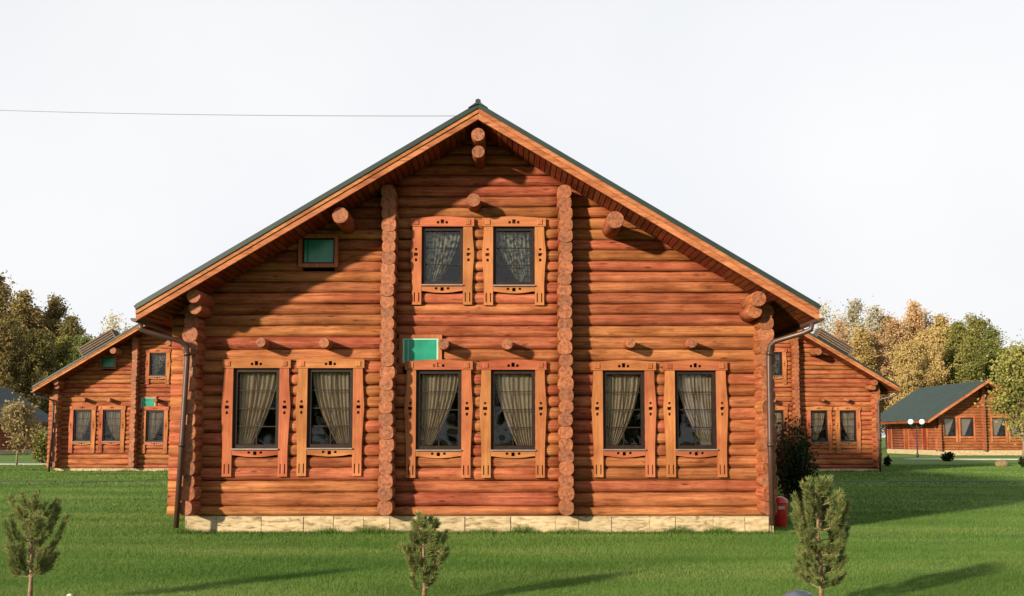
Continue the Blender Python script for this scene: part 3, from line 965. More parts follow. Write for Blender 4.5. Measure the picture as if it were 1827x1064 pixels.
# ------------------------------------------------------------------ far single-storey houses
def make_far_house():
    root = link('log_house', None)
    HW, EX, AZ, EZ, D, OV = 3.75, 5.1, 6.3, 2.95, 12.0, 1.3
    sl = (AZ - EZ) / EX
    zu = lambda x: AZ - 0.24 - sl * abs(x)
    p = MB(); p.box(-HW - 0.1, HW + 0.1, 0.0, D, -0.2, 0.42); p.build('plinth', STONE, root)
    wins = [(-3.3, -2.3, 1.6, 3.17), (-1.9, -0.8, 1.6, 3.17), (0.8, 1.9, 1.6, 3.17), (2.3, 3.3, 1.6, 3.17)]
    fw = MB(); z = 0.42; sd = 900
    while z + 0.24 < AZ - 0.5:
        lim = (AZ - 0.24 - z - 0.2) / sl
        segs = [(-min(HW + 0.3, lim), min(HW + 0.3, lim))]
        for (a0, a1, b0, b1) in wins:
            if b1 > z + 0.05 and b0 < z + 0.19:
                segs = [q for (a, b) in segs for q in ((a, min(b, a0)), (max(a, a1), b)) if q[1] - q[0] > 0.05]
        for (a, b) in segs:
            sd += 1
            log_along_x(fw, lambda zz, a=a: a, lambda zz, b=b: b, z, z + 0.24, sd)
        z += 0.24
    tag(fw.build('front_wall', [LOGX, END], root), kind='stuff')
    for s in (-1, 1):
        sw = MB(); z = 0.54
        while z < zu(HW) - 0.1:
            sw.tube([(s * HW, y, z) for y in (-0.35, 0.5, 6, D + 0.3)], 0.135, 10, 0, 1); z += 0.24
        tag(sw.build('side_wall', [LOGY, END], root), kind='stuff')
    pw = MB(); z = 0.54
    while z < AZ - 0.5:
        pw.tube([(0, y, z) for y in (-0.35, 0.0, 0.2)], 0.15, 10, 0, 1); z += 0.24
    tag(pw.build('log_pilaster', [LOGY, END], root), kind='stuff')
    for (a0, a1, b0, b1) in wins:
        f = MB(); t = 0.07
        f.box(a0, a0 + t, 0.0, 0.1, b0, b1); f.box(a1 - t, a1, 0.0, 0.1, b0, b1); f.box(a0 + t, a1 - t, 0.0, 0.1, b1 - t, b1); f.box(a0 + t, a1 - t, 0.0, 0.1, b0, b0 + t)
        w = f.build('window', FRAME, root)
        c = MB()
        c.box(a0 - 0.16, a0, -0.05, 0.03, b0 - 0.5, b1); c.box(a1, a1 + 0.16, -0.05, 0.03, b0 - 0.5, b1)
        c.box(a0 - 0.2, a1 + 0.2, -0.06, 0.03, b1 + 0.002, b1 + 0.16); c.box(a0, a1, -0.045, 0.03, b0 - 0.16, b0 - 0.002)
        c.build('casing', BOARD, w)
        c = MB(); c.box(a0 + t, a1 - t, 0.06, 0.065, b0 + t, b1 - t); c.build('pane', GLASS, w)
        c = MB()
        for i in range(9):
            e0 = 1 - 0.08 * i
            c.v += [(a0 + t, 0.15, b1 - t - (b1 - b0 - 2 * t) * i / 8), (a0 + t + (a1 - a0 - 2 * t) * e0, 0.15 + 0.02 * (i % 2), b1 - t - (b1 - b0 - 2 * t) * i / 8)]
        for i in range(8): c.face((2 * i, 2 * i + 1, 2 * i + 3, 2 * i + 2))
        c.build('curtain', CURTAIN, w)
    # side wall doors and posts of the veranda on both flanks
    for s in (-1, 1):
        for y in (2.0, 6.2, 10.4):
            q = MB(); xa, xb = sorted((s * (HW + 0.13), s * (HW + 0.2)))
            q.box(xa, xb, y, y + 0.14, 0.45, 2.75); q.box(xa, xb, y + 1.0, y + 1.14, 0.45, 2.75); q.box(xa, xb, y + 0.141, y + 0.999, 2.6, 2.745)
            dr = q.build('door_frame', BOARD, root)
            q = MB(); xa, xb = sorted((s * (HW + 0.13), s * (HW + 0.17)))
            q.box(xa, xb, y + 0.141, y + 0.999, 0.46, 2.598); q.build('door', SOFFIT, dr)
    # roof
    core = MB()
    for s in (-1, 1):
        b = len(core.v)
        pts = [(0, AZ - 0.22), (s * EX, EZ - 0.22), (s * EX, EZ), (0, AZ)]
        for yy in (-OV, D + OV): core.v += [(x, yy, z) for (x, z) in pts]
        core.face((b, b + 1, b + 2, b + 3)); core.face((b + 7, b + 6, b + 5, b + 4))
        for i in range(4):
            j = (i + 1) % 4
            core.face((b + i, b + 4 + i, b + 4 + j, b + j))
    roof = core.build('roof', SOFFIT, root)
    ang = math.atan(sl); L = EX / math.cos(ang) + 0.08
    for s in (-1, 1):
        tb = MB(); per = 4; NW = int((D + 2 * OV + 0.2) / 0.3); ncol = NW * per + 1
        rows = []
        for k in range(16): rows += [(L * k / 16, 0.03), (L * (k + 1) / 16 - 0.006, 0.055)]
        for (a, up) in rows:
            for i in range(ncol):
                tb.v.append((s * a * math.cos(ang), -OV - 0.1 + (D + 2 * OV + 0.2) * i / (ncol - 1), AZ - a * math.sin(ang) + up + 0.014 * math.cos(2 * math.pi * i / per)))
        for j in range(len(rows) - 1):
            for i in range(ncol - 1):
                a = j * ncol + i
                tb.face((a, a + 1, a + ncol + 1, a + ncol), 0, j % 2 == 0)
        tb.build('tile_sheet', TILE, roof)
        bb = MB()
        pts = [(s * 0.0015, AZ - 0.24), (s * (EX + 0.02), EZ - 0.24), (s * (EX + 0.02), EZ + 0.03), (s * 0.0015, AZ + 0.03)]
        for yy in (-OV - 0.06, -OV - 0.005): bb.v += [(x, yy, z) for (x, z) in pts]
        bb.face((0, 1, 2, 3)); bb.face((7, 6, 5, 4))
        for i in range(4):
            j = (i + 1) % 4
            bb.face((i, 4 + i, 4 + j, j))
        bb.build('bargeboard', BARGE, roof)
    q = MB()
    for (x, z) in ((0, AZ - 0.45), (-HW, zu(HW) - 0.12), (HW, zu(HW) - 0.12)):
        q = MB(); q.tube([(x, -1.0, z), (x, 0.3, z)], 0.16, 10, 0, 1); q.build('purlin', [LOGY, END], root)
    bk = MB()
    pts = [(-HW, 0.42), (HW, 0.42), (HW, zu(HW)), (0, zu(0)), (-HW, zu(HW))]
    for yy in (D - 0.2, D): bk.v += [(x, yy, z) for (x, z) in pts]
    bk.face((0, 1, 2, 3, 4)); bk.face((9, 8, 7, 6, 5))
    for i in range(5):
        j = (i + 1) % 5
        bk.face((i, 5 + i, 5 + j, j))
    bk.build('rear_wall', LOGX, root)
    return root

fr_ = place(make_far_house(), 1751, 88, 'small far log house with green roof slope behind the twin-globe lamp', 0.16)
fl_ = place(copy_tree(fr_), -122, 88, 'far house at the left edge showing its dark green roof', 0.16)

# low slatted skylights riding on the flank of each neighbouring roof
def slat_box(h, s):
    b = MB(); L = 1.7
    for k in range(4):
        b.box(0, L, 0.0 + 0.0 * k, 0.8, 0.10 + 0.10 * k, 0.16 + 0.10 * k)
    b.box(0.0, 0.06, -0.01, 0.81, 0.0, 0.5); b.box(L - 0.06, L, -0.01, 0.81, 0.0, 0.42)
    x0 = s * 2.25
    o = b.build('roof_hatch', plain('weathered_slats', (0.10, 0.066, 0.045), 0.8, noise=0.3) if 'weathered_slats' not in bpy.data.materials else bpy.data.materials['weathered_slats'], h)
    if s > 0:
        o.location = (x0, -0.9, APEX_Z - SLOPE * abs(x0) + 0.10); o.rotation_euler = (0, ANG, 0)
    else:
        o.location = (x0 - 1.7 * math.cos(ANG), -0.9, APEX_Z - SLOPE * (abs(x0) + 1.7 * math.cos(ANG)) + 0.10); o.rotation_euler = (0, -ANG, 0)
slat_box(hl, -1)
slat_box(hr, 1)

# ------------------------------------------------------------------ paths
CONC = plain('pale_concrete', (0.36, 0.34, 0.30), 0.85, noise=0.2, nscale=2)
def strip(name, x0, x1, y0, y1, h, mat):
    m = MB(); z = ground_z((y0 + y1) / 2)
    m.box(x0, x1, y0, y1, z - 0.1, z + h); return tag(m.build(name, mat), kind='structure')
strip('path', 27.2, 75, 70.5, 72.6, 0.05, CONC)
strip('path', -75, -24, 57.6, 59.4, 0.05, CONC)
strip('lawn_strip', -60, 60, 37.0, 37.55, 0.012, plain('dark_strip', (0.028, 0.03, 0.014), 0.95, noise=0.4, nscale=5))  # thin dark band lying across the lawn

# ------------------------------------------------------------------ vegetation
BARK = plain('grey_brown_bark', (0.16, 0.12, 0.085), 0.9, noise=0.4, nscale=9, bump=0.4)
BIRCH = plain('pale_bark', (0.42, 0.38, 0.33), 0.85, noise=0.4, nscale=4)

def quads_mesh(name, pos, axis, side, la, wi, mat):
    """many small leaf-shaped quads: centre, long axis, side axis, length, width"""
    n = len(pos)
    v = np.empty((n, 4, 3), dtype=np.float32)
    A = axis * (la[:, None] / 2); S = side * (wi[:, None] / 2)
    v[:, 0] = pos - A; v[:, 1] = pos + S - A * 0.1; v[:, 2] = pos + A; v[:, 3] = pos - S - A * 0.1
    me = bpy.data.meshes.new(name)
    me.vertices.add(n * 4); me.vertices.foreach_set('co', v.reshape(-1))
    me.loops.add(n * 4); me.loops.foreach_set('vertex_index', np.arange(n * 4, dtype=np.int32))
    me.polygons.add(n); me.polygons.foreach_set('loop_start', np.arange(n, dtype=np.int32) * 4)
    me.materials.append(mat); me.update(calc_edges=True); me.validate()
    return me

def unit(a):
    return a / np.maximum(np.linalg.norm(a, axis=1, keepdims=True), 1e-9)

def rand_dirs(rng, n): return unit(rng.normal(size=(n, 3)))

def tree_parts(seed, h, rad, base, prof, nlimb, nleaf, leaf, mat, bark, trunk_r, clump=0.16, lift=(30, 62)):
    """tapered trunk with limbs, crown of leaf clumps along the limbs; returns two meshes"""
    rng = np.random.default_rng(seed); rr = random.Random(seed)
    tb = MB()
    n = 7; pts = []; wob = Vector((0, 0, 0))
    for k in range(n):
        t = k / (n - 1)
        if k: wob += Vector((rr.uniform(-1, 1), rr.uniform(-1, 1), 0)) * h * 0.008
        pts.append(Vector((wob.x, wob.y, t * h * 0.97)))
    tb.tube(pts, [trunk_r * (1 - 0.93 * k / (n - 1)) * (1.25 if k == 0 else 1) for k in range(n)], 8)
    def at(t):
        f = t * (n - 1); i = min(int(f), n - 2); return pts[i].lerp(pts[i + 1], f - i)
    cen = []; wgt = []
    for i in range(nlimb):
        t = base + (0.97 - base) * ((i + 0.5) / nlimb) ** 0.9
        a = i * 2.399 + rr.uniform(-0.5, 0.5)
        L = rad * prof((t - base) / (1 - base)) * rr.uniform(0.65, 1.2)
        up = R(rr.uniform(*lift))
        d = Vector((math.cos(a) * math.cos(up), math.sin(a) * math.cos(up), math.sin(up)))
        p0 = at(min(t, 0.97)) ; p1 = p0 + d * L * 0.55; p2 = p0 + d * L + Vector((0, 0, L * 0.16))
        r0 = trunk_r * 0.42 * (1.05 - t)
        tb.tube([p0, p1, p2], [r0 + 0.006 * h / 10, r0 * 0.6 + 0.004 * h / 10, 0.003 * h / 10], 5, caps=False)
        for q in (0.35, 0.62, 0.85, 1.05):
            c = p0.lerp(p2, q) + Vector((rr.gauss(0, 1), rr.gauss(0, 1), rr.gauss(0, 1))) * L * 0.11
            cen.append(c); wgt.append((0.5 + q) * (L + 0.15 * rad))
            if q > 0.5:
                e = c + Vector((rr.gauss(0, 1), rr.gauss(0, 1), rr.uniform(0, 1.4))) * L * 0.2
                tb.tube([p0.lerp(p2, q * 0.8), e], [0.004 * h / 10, 0.002 * h / 10], 3, caps=False)
                cen.append(e); wgt.append(0.7 * (L + 0.1 * rad))
    top = at(1.0); cen.append(top); wgt.append(0.5 * rad)
    cen = np.array([tuple(c) for c in cen]); w = np.array(wgt); w /= w.sum()
    idx = rng.choice(len(cen), size=nleaf, p=w)
    pos = cen[idx] + rng.normal(size=(nleaf, 3)) * rad * clump * np.array([1, 1, 0.9]) * rng.uniform(0.35, 1.25, size=(len(cen), 1))[idx]
    ax = rand_dirs(rng, nleaf); sd = unit(np.cross(ax, rand_dirs(rng, nleaf)))
    la = leaf * rng.uniform(0.7, 1.35, nleaf)
    cr = quads_mesh('crown', pos, ax, sd, la, la * 0.75, mat)
    return tb.mesh('trunk', [bark]), cr

def make_tree(name, meshes, loc_, label, cat='tree', group=None, sc=1.0, rz=0.0, crown_mat=None):
    o = link(name, None, None, loc_, (0, 0, rz)); o.scale = (sc,) * 3 if not isinstance(sc, tuple) else sc
    link('trunk', meshes[0], o)
    c = link('crown', meshes[1], o)
    if crown_mat:
        c.material_slots[0].link = 'OBJECT'; c.material_slots[0].material = crown_mat
    return tag(o, label, cat, group)

ORANGE = leaf_mat('autumn_orange', (0.30, 0.185, 0.09), (0.46, 0.30, 0.155), (0.60, 0.45, 0.26))  # far-tree leaf colours are lightened to stand in for air haze
TAN = leaf_mat('autumn_tan', (0.29, 0.21, 0.08), (0.45, 0.33, 0.13), (0.56, 0.44, 0.22))
YGREEN = leaf_mat('yellow_green', (0.13, 0.14, 0.04), (0.25, 0.245, 0.07), (0.40, 0.35, 0.12))
GREEN = leaf_mat('mid_green', (0.085, 0.105, 0.032), (0.155, 0.175, 0.055), (0.27, 0.25, 0.085))
OLIVE = leaf_mat('dark_olive', (0.10, 0.097, 0.036), (0.19, 0.165, 0.060), (0.32, 0.25, 0.105))
RUST = leaf_mat('olive_rust', (0.12, 0.10, 0.040), (0.235, 0.18, 0.070), (0.40, 0.27, 0.13))
PALE = leaf_mat('pale_sparse', (0.30, 0.27, 0.17), (0.42, 0.38, 0.25), (0.52, 0.46, 0.33))

poplar = lambda t: math.sin(math.pi * min(1, (t * 0.86 + 0.14)) ** 0.8) ** 0.8 * 0.95 + 0.08
broad = lambda t: math.sin(math.pi * min(1, t * 0.8 + 0.2) ** 0.9) ** 0.6 + 0.05
T = {
    'pop1': tree_parts(1, 18, 3.3, 0.06, poplar, 90, 19000, 0.25, OLIVE, BARK, 0.24, 0.11, (48, 74)),
    'pop2': tree_parts(2, 18, 2.7, 0.05, poplar, 84, 16000, 0.25, OLIVE, BARK, 0.22, 0.11, (50, 76)),
    'pop3': tree_parts(3, 18, 3.9, 0.06, broad, 90, 23000, 0.26, OLIVE, BARK, 0.26, 0.11, (35, 70)),
    'thin1': tree_parts(4, 18, 2.5, 0.12, poplar, 60, 2600, 0.26, PALE, BIRCH, 0.17),
    'thin2': tree_parts(5, 18, 2.8, 0.12, poplar, 64, 5200, 0.28, PALE, BIRCH, 0.17),
}
def bg_tree(kind, px, top, Y, mat, label, wide=1.0, group='trees behind the houses', name='poplar_tree'):
    x, z = W(px, top, Y); g0 = ground_z(Y); s = (z - g0) / 18.6
    make_tree(name, T[kind], (x, Y, g0), label, 'tree', group, (s * wide, s * wide, s), rnd.uniform(0, 6), mat)

# right-hand row, from the central house's eave outwards
RIGHT = [('thin1', 1470, 522, 142, PALE, 1.1, 'pale thin treetop just above the right eave of the central house'),
         ('thin2', 1518, 522, 140, PALE, 1.0, 'pale pointed treetop, second one right of the central roof'),
         ('thin2', 1497, 560, 132, ORANGE, 0.9, 'thin orange-leaved tree between the two pale tops by the right eave'),
         ('thin2', 1553, 536, 138, PALE, 1.0, 'pale leafless-topped tree rising over the orange trees at right'),
         ('pop1', 1560, 585, 130, ORANGE, 1.05, 'orange autumn tree behind the roof of the right-hand house'),
         ('pop3', 1600, 572, 134, ORANGE, 0.95, 'broad orange autumn tree behind the small far house, left of the tall one'),
         ('pop2', 1627, 526, 136, ORANGE, 0.95, 'tallest orange autumn tree behind the small far house'),
         ('pop3', 1650, 590, 124, TAN, 0.8, 'tan autumn tree directly above the far green roof'),
         ('pop2', 1674, 550, 132, TAN, 1.15, 'tan and yellow tree right of the tallest orange tree'),
         ('pop1', 1708, 566, 130, YGREEN, 1.05, 'yellow-green tree in the middle of the right-hand row'),
         ('pop3', 1742, 566, 134, YGREEN, 0.9, 'broad yellow-green tree above the far gable peak'),
         ('pop2', 1766, 574, 128, GREEN, 1.25, 'green tree near the right end of the tree row'),
         ('pop3', 1790, 622, 126, GREEN, 0.85, 'lowest green tree closing the right end of the tree row'),
         ('thin2', 1815, 640, 150, ORANGE, 1.0, 'faint pinkish thin tree in the gap at the right edge')]
RIGHT += [('pop2', 1535, 575, 128, TAN, 1.2, 'tan tree just above the right-hand house roof edge'),
          ('pop1', 1580, 555, 139, ORANGE, 1.1, 'orange tree between the pale thin tops and the tallest orange tree'),
          ('pop3', 1615, 610, 122, TAN, 0.9, 'low tan tree behind the left end of the far green roof'),
          ('pop1', 1690, 575, 138, TAN, 1.2, 'golden tree seen between the tan and yellow-green trees'),
          ('pop2', 1728, 590, 122, YGREEN, 1.2, 'low yellow-green tree right behind the far gable peak'),
          ('thin2', 1648, 545, 140, PALE, 1.2, 'pale wispy top between the tallest orange tree and the tan tree')]
for (k, px, top, Y, mt, wd, lb) in RIGHT: bg_tree(k, px, top, Y, mt, lb, wd)
LEFT = [('pop1', -8, 478, 128, RUST, 1.05, 'tallest dark olive tree, cut by the left edge of the picture'),
        ('pop2', 46, 505, 126, RUST, 1.15, 'dark olive tree second from the left edge'),
        ('pop1', 22, 560, 120, OLIVE, 1.1, 'dark tree filling the gap between the two tallest at far left'),
        ('pop2', 96, 515, 130, RUST, 1.05, 'rust-topped pointed tree, third from the left edge'),
        ('pop3', 72, 590, 118, OLIVE, 0.95, 'low dark bushy tree in front of the left-hand row'),
        ('pop1', 130, 556, 124, OLIVE, 1.0, 'olive tree sloping down towards the left-hand house roof'),
        ('pop3', 150, 600, 120, GREEN, 0.9, 'lowest green tree beside the left-hand house roof'),
        ('thin1', 207, 545, 150, PALE, 1.3, 'pale sparse tree above the left-hand house roof'),
        ('thin2', 188, 585, 145, GREEN, 1.1, 'small hazy green treetop peeping over the left-hand house roof')]
LEFT += [('pop3', 5, 575, 116, RUST, 1.0, 'olive-brown bushy tree at the left edge above the far dark roof'),
         ('pop2', 118, 590, 122, YGREEN, 1.3, 'yellowish tree between the rust-topped tree and the left-hand house'),
         ('pop1', 60, 540, 134, RUST, 1.3, 'brownish tree seen between the second and third tall trees at left')]
for (k, px, top, Y, mt, wd, lb) in LEFT: bg_tree(k, px, top, Y, mt, lb, wd)

# nearer trees and shrubs
YELLOW = leaf_mat('yellow_pink_leaves', (0.20, 0.15, 0.06), (0.34, 0.27, 0.13), (0.48, 0.38, 0.22), nscale=1.5)
x, z = W(34, 728, 55); gz = ground_z(55)
make_tree('young_tree', tree_parts(21, z - gz, 1.05, 0.18, broad, 34, 2100, 0.15, YELLOW, BARK, 0.05, 0.2), (x, 55, gz), 'small yellow-leaved young tree in front of the far left roof')
x, z = W(1818, 628, 66)
make_tree('young_tree', tree_parts(22, z - 0.16, 1.75, 0.16, broad, 60, 9000, 0.17, YGREEN, BARK, 0.1, 0.2), (x, 66, 0.16), 'yellow-green tree cut by the right edge in front of the far house')

def shrub(seed, px, base_y, top_y, wpx, mat, label, n=3500, leaf=0.09, name='shrub'):
    Y = F_PX * (CAM_Z - 0.1) / (base_y - HOR)
    for _ in range(4): Y = F_PX * (CAM_Z - ground_z(Y)) / (base_y - HOR)
    x, z = W(px, top_y, Y); g0 = ground_z(Y); h = z - g0; w = wpx / F_PX * Y / 2
    rng = np.random.default_rng(seed); rr = random.Random(seed)
    root = link(name, None, None, (x, Y, g0))
    tb = MB(); cen = []
    for i in range(26):
        a = i * 2.399; q = rr.uniform(0.2, 1.0)
        e = Vector((math.cos(a) * w * q * rr.uniform(0.5, 0.95), math.sin(a) * w * q * rr.uniform(0.5, 0.95), h * rr.uniform(0.35, 0.93) * (1.05 - 0.3 * q)))
        tb.tube([(0.03 * math.cos(a), 0.03 * math.sin(a), 0), e * 0.5 + Vector((0, 0, 0.05 * h)), e], [0.018, 0.012, 0.004], 5, caps=False)
        cen += [e, e * 0.72, e * 0.5]
    link('stem', tb.mesh('stem', [BARK]), root)
    cen = np.array([tuple(c) for c in cen])
    idx = rng.integers(0, len(cen), n)
    pos = cen[idx] + rng.normal(size=(n, 3)) * np.array([w * 0.2, w * 0.2, h * 0.09])
    pos[:, 2] = np.abs(pos[:, 2])
    ax = rand_dirs(rng, n); sd = unit(np.cross(ax, rand_dirs(rng, n))); la = leaf * rng.uniform(0.6, 1.4, n)
    link('foliage', quads_mesh('foliage', pos, ax, sd, la, la * 0.6, mat), root)
    return tag(root, label, 'shrub')

DARKG = leaf_mat('dark_green_leaves', (0.012, 0.020, 0.010), (0.022, 0.036, 0.014), (0.045, 0.065, 0.022), nscale=2)
REDL = leaf_mat('reddish_leaves', (0.035, 0.035, 0.015), (0.12, 0.06, 0.03), (0.30, 0.11, 0.06), nscale=3)
shrub(31, 1399, 888, 742, 66, REDL, 'tall reddish-leaved shrub beside the right corner of the central house', 1500, 0.11)
shrub(32, 1424, 893, 752, 74, DARKG, 'dark green bushy shrub in front of the right-hand house', 3200, 0.09)
shrub(33, 1690, 823, 806, 24, DARKG, 'small dark round shrub at the corner of the far house', 900, 0.16)
shrub(34, 1583, 832, 812, 12, DARKG, 'small dark shrub by the right corner of the right-hand house', 500, 0.14)
shrub(35, 1826, 834, 812, 16, DARKG, 'small dark shrub at the right edge of the lawn', 500, 0.16)
shrub(36, 77, 826, 762, 46, leaf_mat('bush_yellow_green', (0.10, 0.10, 0.03), (0.17, 0.165, 0.05), (0.24, 0.22, 0.08), nscale=1), 'yellow-green rounded bush left of the left-hand house', 2200, 0.2)

# young pines in the foreground
NEEDLE = leaf_mat('pine_needles', (0.085, 0.115, 0.04), (0.20, 0.235, 0.08), (0.40, 0.37, 0.15), nscale=6, trans=0.4)
PBARK = plain('pine_bark', (0.20, 0.13, 0.075), 0.9, noise=0.35, nscale=30, bump=0.4)
def pine(seed, px, Y, top_y, wpx, label, dens=1.0, whorls=7, low=0.22):
    x, z = W(px, top_y, Y); h = z; w = wpx / F_PX * Y / 2
    rr = random.Random(seed); rng = np.random.default_rng(seed)
    root = link('young_pine', None, None, (x, Y, 0))
    tb = MB()
    tb.tube([(0, 0, -0.03), (0.01, 0, h * 0.3), (-0.008, 0.01, h * 0.65), (0, 0, h * 0.97)], [0.026, 0.021, 0.013, 0.004], 8)
    segs = []
    segs.append((Vector((0, 0, h * 0.80)), Vector((0, 0, h)), 1.0))
    nw = whorls
    for k in range(nw):
        t = low + (0.88 - low) * k / (nw - 1)
        prof = (1 - ((t - 0.45) / 0.62) ** 2) if t > 0.45 else 0.75 + 0.25 * (t - 0.2) / 0.25
        nb = rr.choice((4, 5, 5, 6))
        for b in range(nb):
            a = 2 * math.pi * (b + rr.uniform(-0.4, 0.4)) / nb + k * 0.7
            L = w * max(0.3, prof) * rr.uniform(0.5, 1.15)
            p0 = Vector((0, 0, h * (t + rr.uniform(-0.02, 0.02))))
            d = Vector((math.cos(a), math.sin(a), 0))
            p1 = p0 + d * L * 0.6 + Vector((0, 0, L * rr.uniform(0.05, 0.3)))
            p2 = p0 + d * L * rr.uniform(0.82, 1.0) + Vector((0, 0, L * rr.uniform(0.5, 1.2)))
            tb.tube([p0, p1, p2], [0.007, 0.005, 0.003], 5, caps=False)
            segs.append((p0.lerp(p1, 0.55), p1, 0.45)); segs.append((p1, p2, 1.0))
            for q in range(rr.choice((1, 2, 2))):
                s0 = p0.lerp(p1, rr.uniform(0.5, 0.98))
                a2 = a + rr.choice((-1, 1)) * rr.uniform(0.5, 1.2)
                e = s0 + Vector((math.cos(a2), math.sin(a2), rr.uniform(0.5, 1.4))) * L * rr.uniform(0.2, 0.4)
                tb.tube([s0, e], [0.005, 0.002], 4, caps=False); segs.append((s0, e, 0.9))
    link('trunk', tb.mesh('trunk', [PBARK]), root)
    P, A = [], []
    for (a, b, dd) in segs:
        a = np.array(a); b = np.array(b); L = np.linalg.norm(b - a)
        n = int(900 * L * dd * dens)
        if n < 4: continue
        t = rng.uniform(0, 1, n) ** 0.9
        P.append(a + (b - a) * t[:, None])
        A.append(unit(unit((b - a)[None, :]) * 1.0 + rand_dirs(rng, n) * 0.75))
    P = np.concatenate(P); A = np.concatenate(A); n = len(P)
    la = rng.uniform(0.04, 0.075, n)
    sd = unit(np.cross(A, rand_dirs(rng, n)))
    link('needles', quads_mesh('needles', P + A * (la[:, None] * 0.5), A, sd, la, np.full(n, 0.0058), NEEDLE), root)
    return tag(root, label, 'pine tree', 'young pines in the foreground')
pine(41, 60, 10.6, 886, 104, 'young pine at the left with a bare pale lower trunk', 1.7, 7, 0.28)
pine(42, 757, 10.7, 924, 90, 'shortest young pine, in front of the middle of the stone plinth', 1.8, 7, 0.2)
pine(43, 1459, 10.5, 858, 124, 'tallest young pine, at the right in front of the red bin', 1.9, 9, 0.15)

# ------------------------------------------------------------------ small things
# twin-globe lamp
LY = 80.0; lx, lzc = W(1635, 753, LY); g0 = ground_z(LY)
lamp = link('lamp_post', None, None, (lx, LY, g0))
DKM = plain('dark_lamp_metal', (0.035, 0.03, 0.028), 0.45, 0.4)
OPAL = plain('opal_globe', (0.82, 0.82, 0.80), 0.25)
hh = lzc - g0; dx = 10.0 / F_PX * LY
m = MB(); m.tube([(0, 0, 0), (0, 0, 0.3), (0, 0, 0.32), (0, 0, hh - 0.25)], [0.10, 0.09, 0.05, 0.04], 10); m.build('pole', DKM, lamp)
for s in (-1, 1):
    m = MB(); m.tube([(0, 0, hh - 0.40), (s * dx * 0.6, 0, hh - 0.42), (s * dx, 0, hh - 0.34), (s * dx, 0, hh - 0.2)], 0.025, 8); m.build('arm', DKM, lamp)
    m = MB(); m.sphere((s * dx, 0, hh), 0.21); m.build('globe', OPAL, lamp)
    m = MB(); m.tube([(s * dx, 0, hh - 0.26), (s * dx, 0, hh - 0.17)], [0.06, 0.11], 10); m.build('globe_collar', DKM, lamp)
tag(lamp, 'dark lamp post with two white globes on the far lawn', 'street lamp')

# red bin at the right corner of the house
bx, _ = W(1391, 912, 19.9)
REDP = plain('red_plastic', (0.34, 0.012, 0.014), 0.35, noise=0.12)
bin_ = link('litter_bin', None, None, (bx, 19.9, 0))
m = MB(); pr = [(0.115, 0.0), (0.13, 0.02), (0.150, 0.44), (0.150, 0.46)]
m.tube([(0, 0, z) for (_, z) in pr], [r for (r, _) in pr], 20); m.build('body', REDP, bin_)
m = MB(); m.sphere((0, 0, 0.46), 0.162, 20, 6, 0, 0.75, 0.0, 0.5); m.tube([(0, 0, 0.445), (0, 0, 0.468)], 0.164, 20); m.build('lid', REDP, bin_)
m = MB(); m.box(-0.06, 0.06, -0.158, -0.135, 0.34, 0.40); m.build('flap', plain('pale_label', (0.45, 0.25, 0.22), 0.5), bin_)
tag(bin_, 'red bin with rounded lid at the right corner of the central house', 'bin')

# low rounded fitting at the bottom edge
dxw, dzw = W(1425, 1053, 10.45)
dome = link('ground_light', None, None, (dxw, 10.45, 0))
STEEL = plain('blue_grey_metal', (0.12, 0.15, 0.19), 0.28, 0.5, noise=0.1)
m = MB(); m.tube([(0, 0, -0.02), (0, 0, dzw * 0.55)], 0.15, 24); m.build('base', STEEL, dome)
m = MB(); m.sphere((0, 0, dzw * 0.5), 0.168, 24, 8, 0, dzw * 0.5 / 0.168, 0.0, 0.5); m.build('dome_cap', STEEL, dome)
tag(dome, 'low blue-grey metal dome at the bottom edge beside the right pine', 'garden light')

# pebble and stump on the lawn
def pebble(px, py, r, col, label, name='stone'):
    Y = F_PX * CAM_Z / (py - HOR)
    for _ in range(4): Y = F_PX * (CAM_Z - ground_z(Y)) / (py - HOR)
    x, _z = W(px, py, Y); m = MB(); m.sphere((0, 0, 0), r, 12, 7, 0, 0.7)
    rr = random.Random(px); m.v = [(a * rr.uniform(0.9, 1.1), b * rr.uniform(0.9, 1.1), c * rr.uniform(0.9, 1.1)) for (a, b, c) in m.v]
    o = m.build(name, plain('stone_' + str(px), col, 0.85, noise=0.25, nscale=12), None, (x, Y, ground_z(Y) + r * 0.4)); tag(o, label, 'stone')
pebble(125, 1060, 0.035, (0.55, 0.48, 0.33), 'small pale pebble in the grass beside the left pine')
pebble(1787, 832, 0.32, (0.30, 0.20, 0.09), 'small tan stone on the far lawn below the far house')

# overhead cable to a pole outside the picture
x1, z1 = W(846, 207, WALL_Y - OVER + 0.5); x0, z0 = W(-330, 182, 30)
m = MB(); N = 24
m.tube([(x1 + (x0 - x1) * t / N, (WALL_Y - OVER + 0.5) + (30 - WALL_Y + OVER - 0.5) * t / N, z1 + (z0 - z1) * t / N - 0.12 * (1 - (2 * t / N - 1) ** 2)) for t in range(N + 1)], 0.007, 6)
tag(m.build('overhead_cable', plain('grey_cable', (0.16, 0.16, 0.16), 0.6)), 'thin overhead cable running from the ridge to the left edge', 'cable')
m = MB(); m.tube([(x0, 30, -0.2), (x0, 30, z0 + 0.4)], [0.16, 0.11], 10)
tag(m.build('utility_pole', BARK), 'wooden pole left of the picture that carries the overhead cable', 'pole')

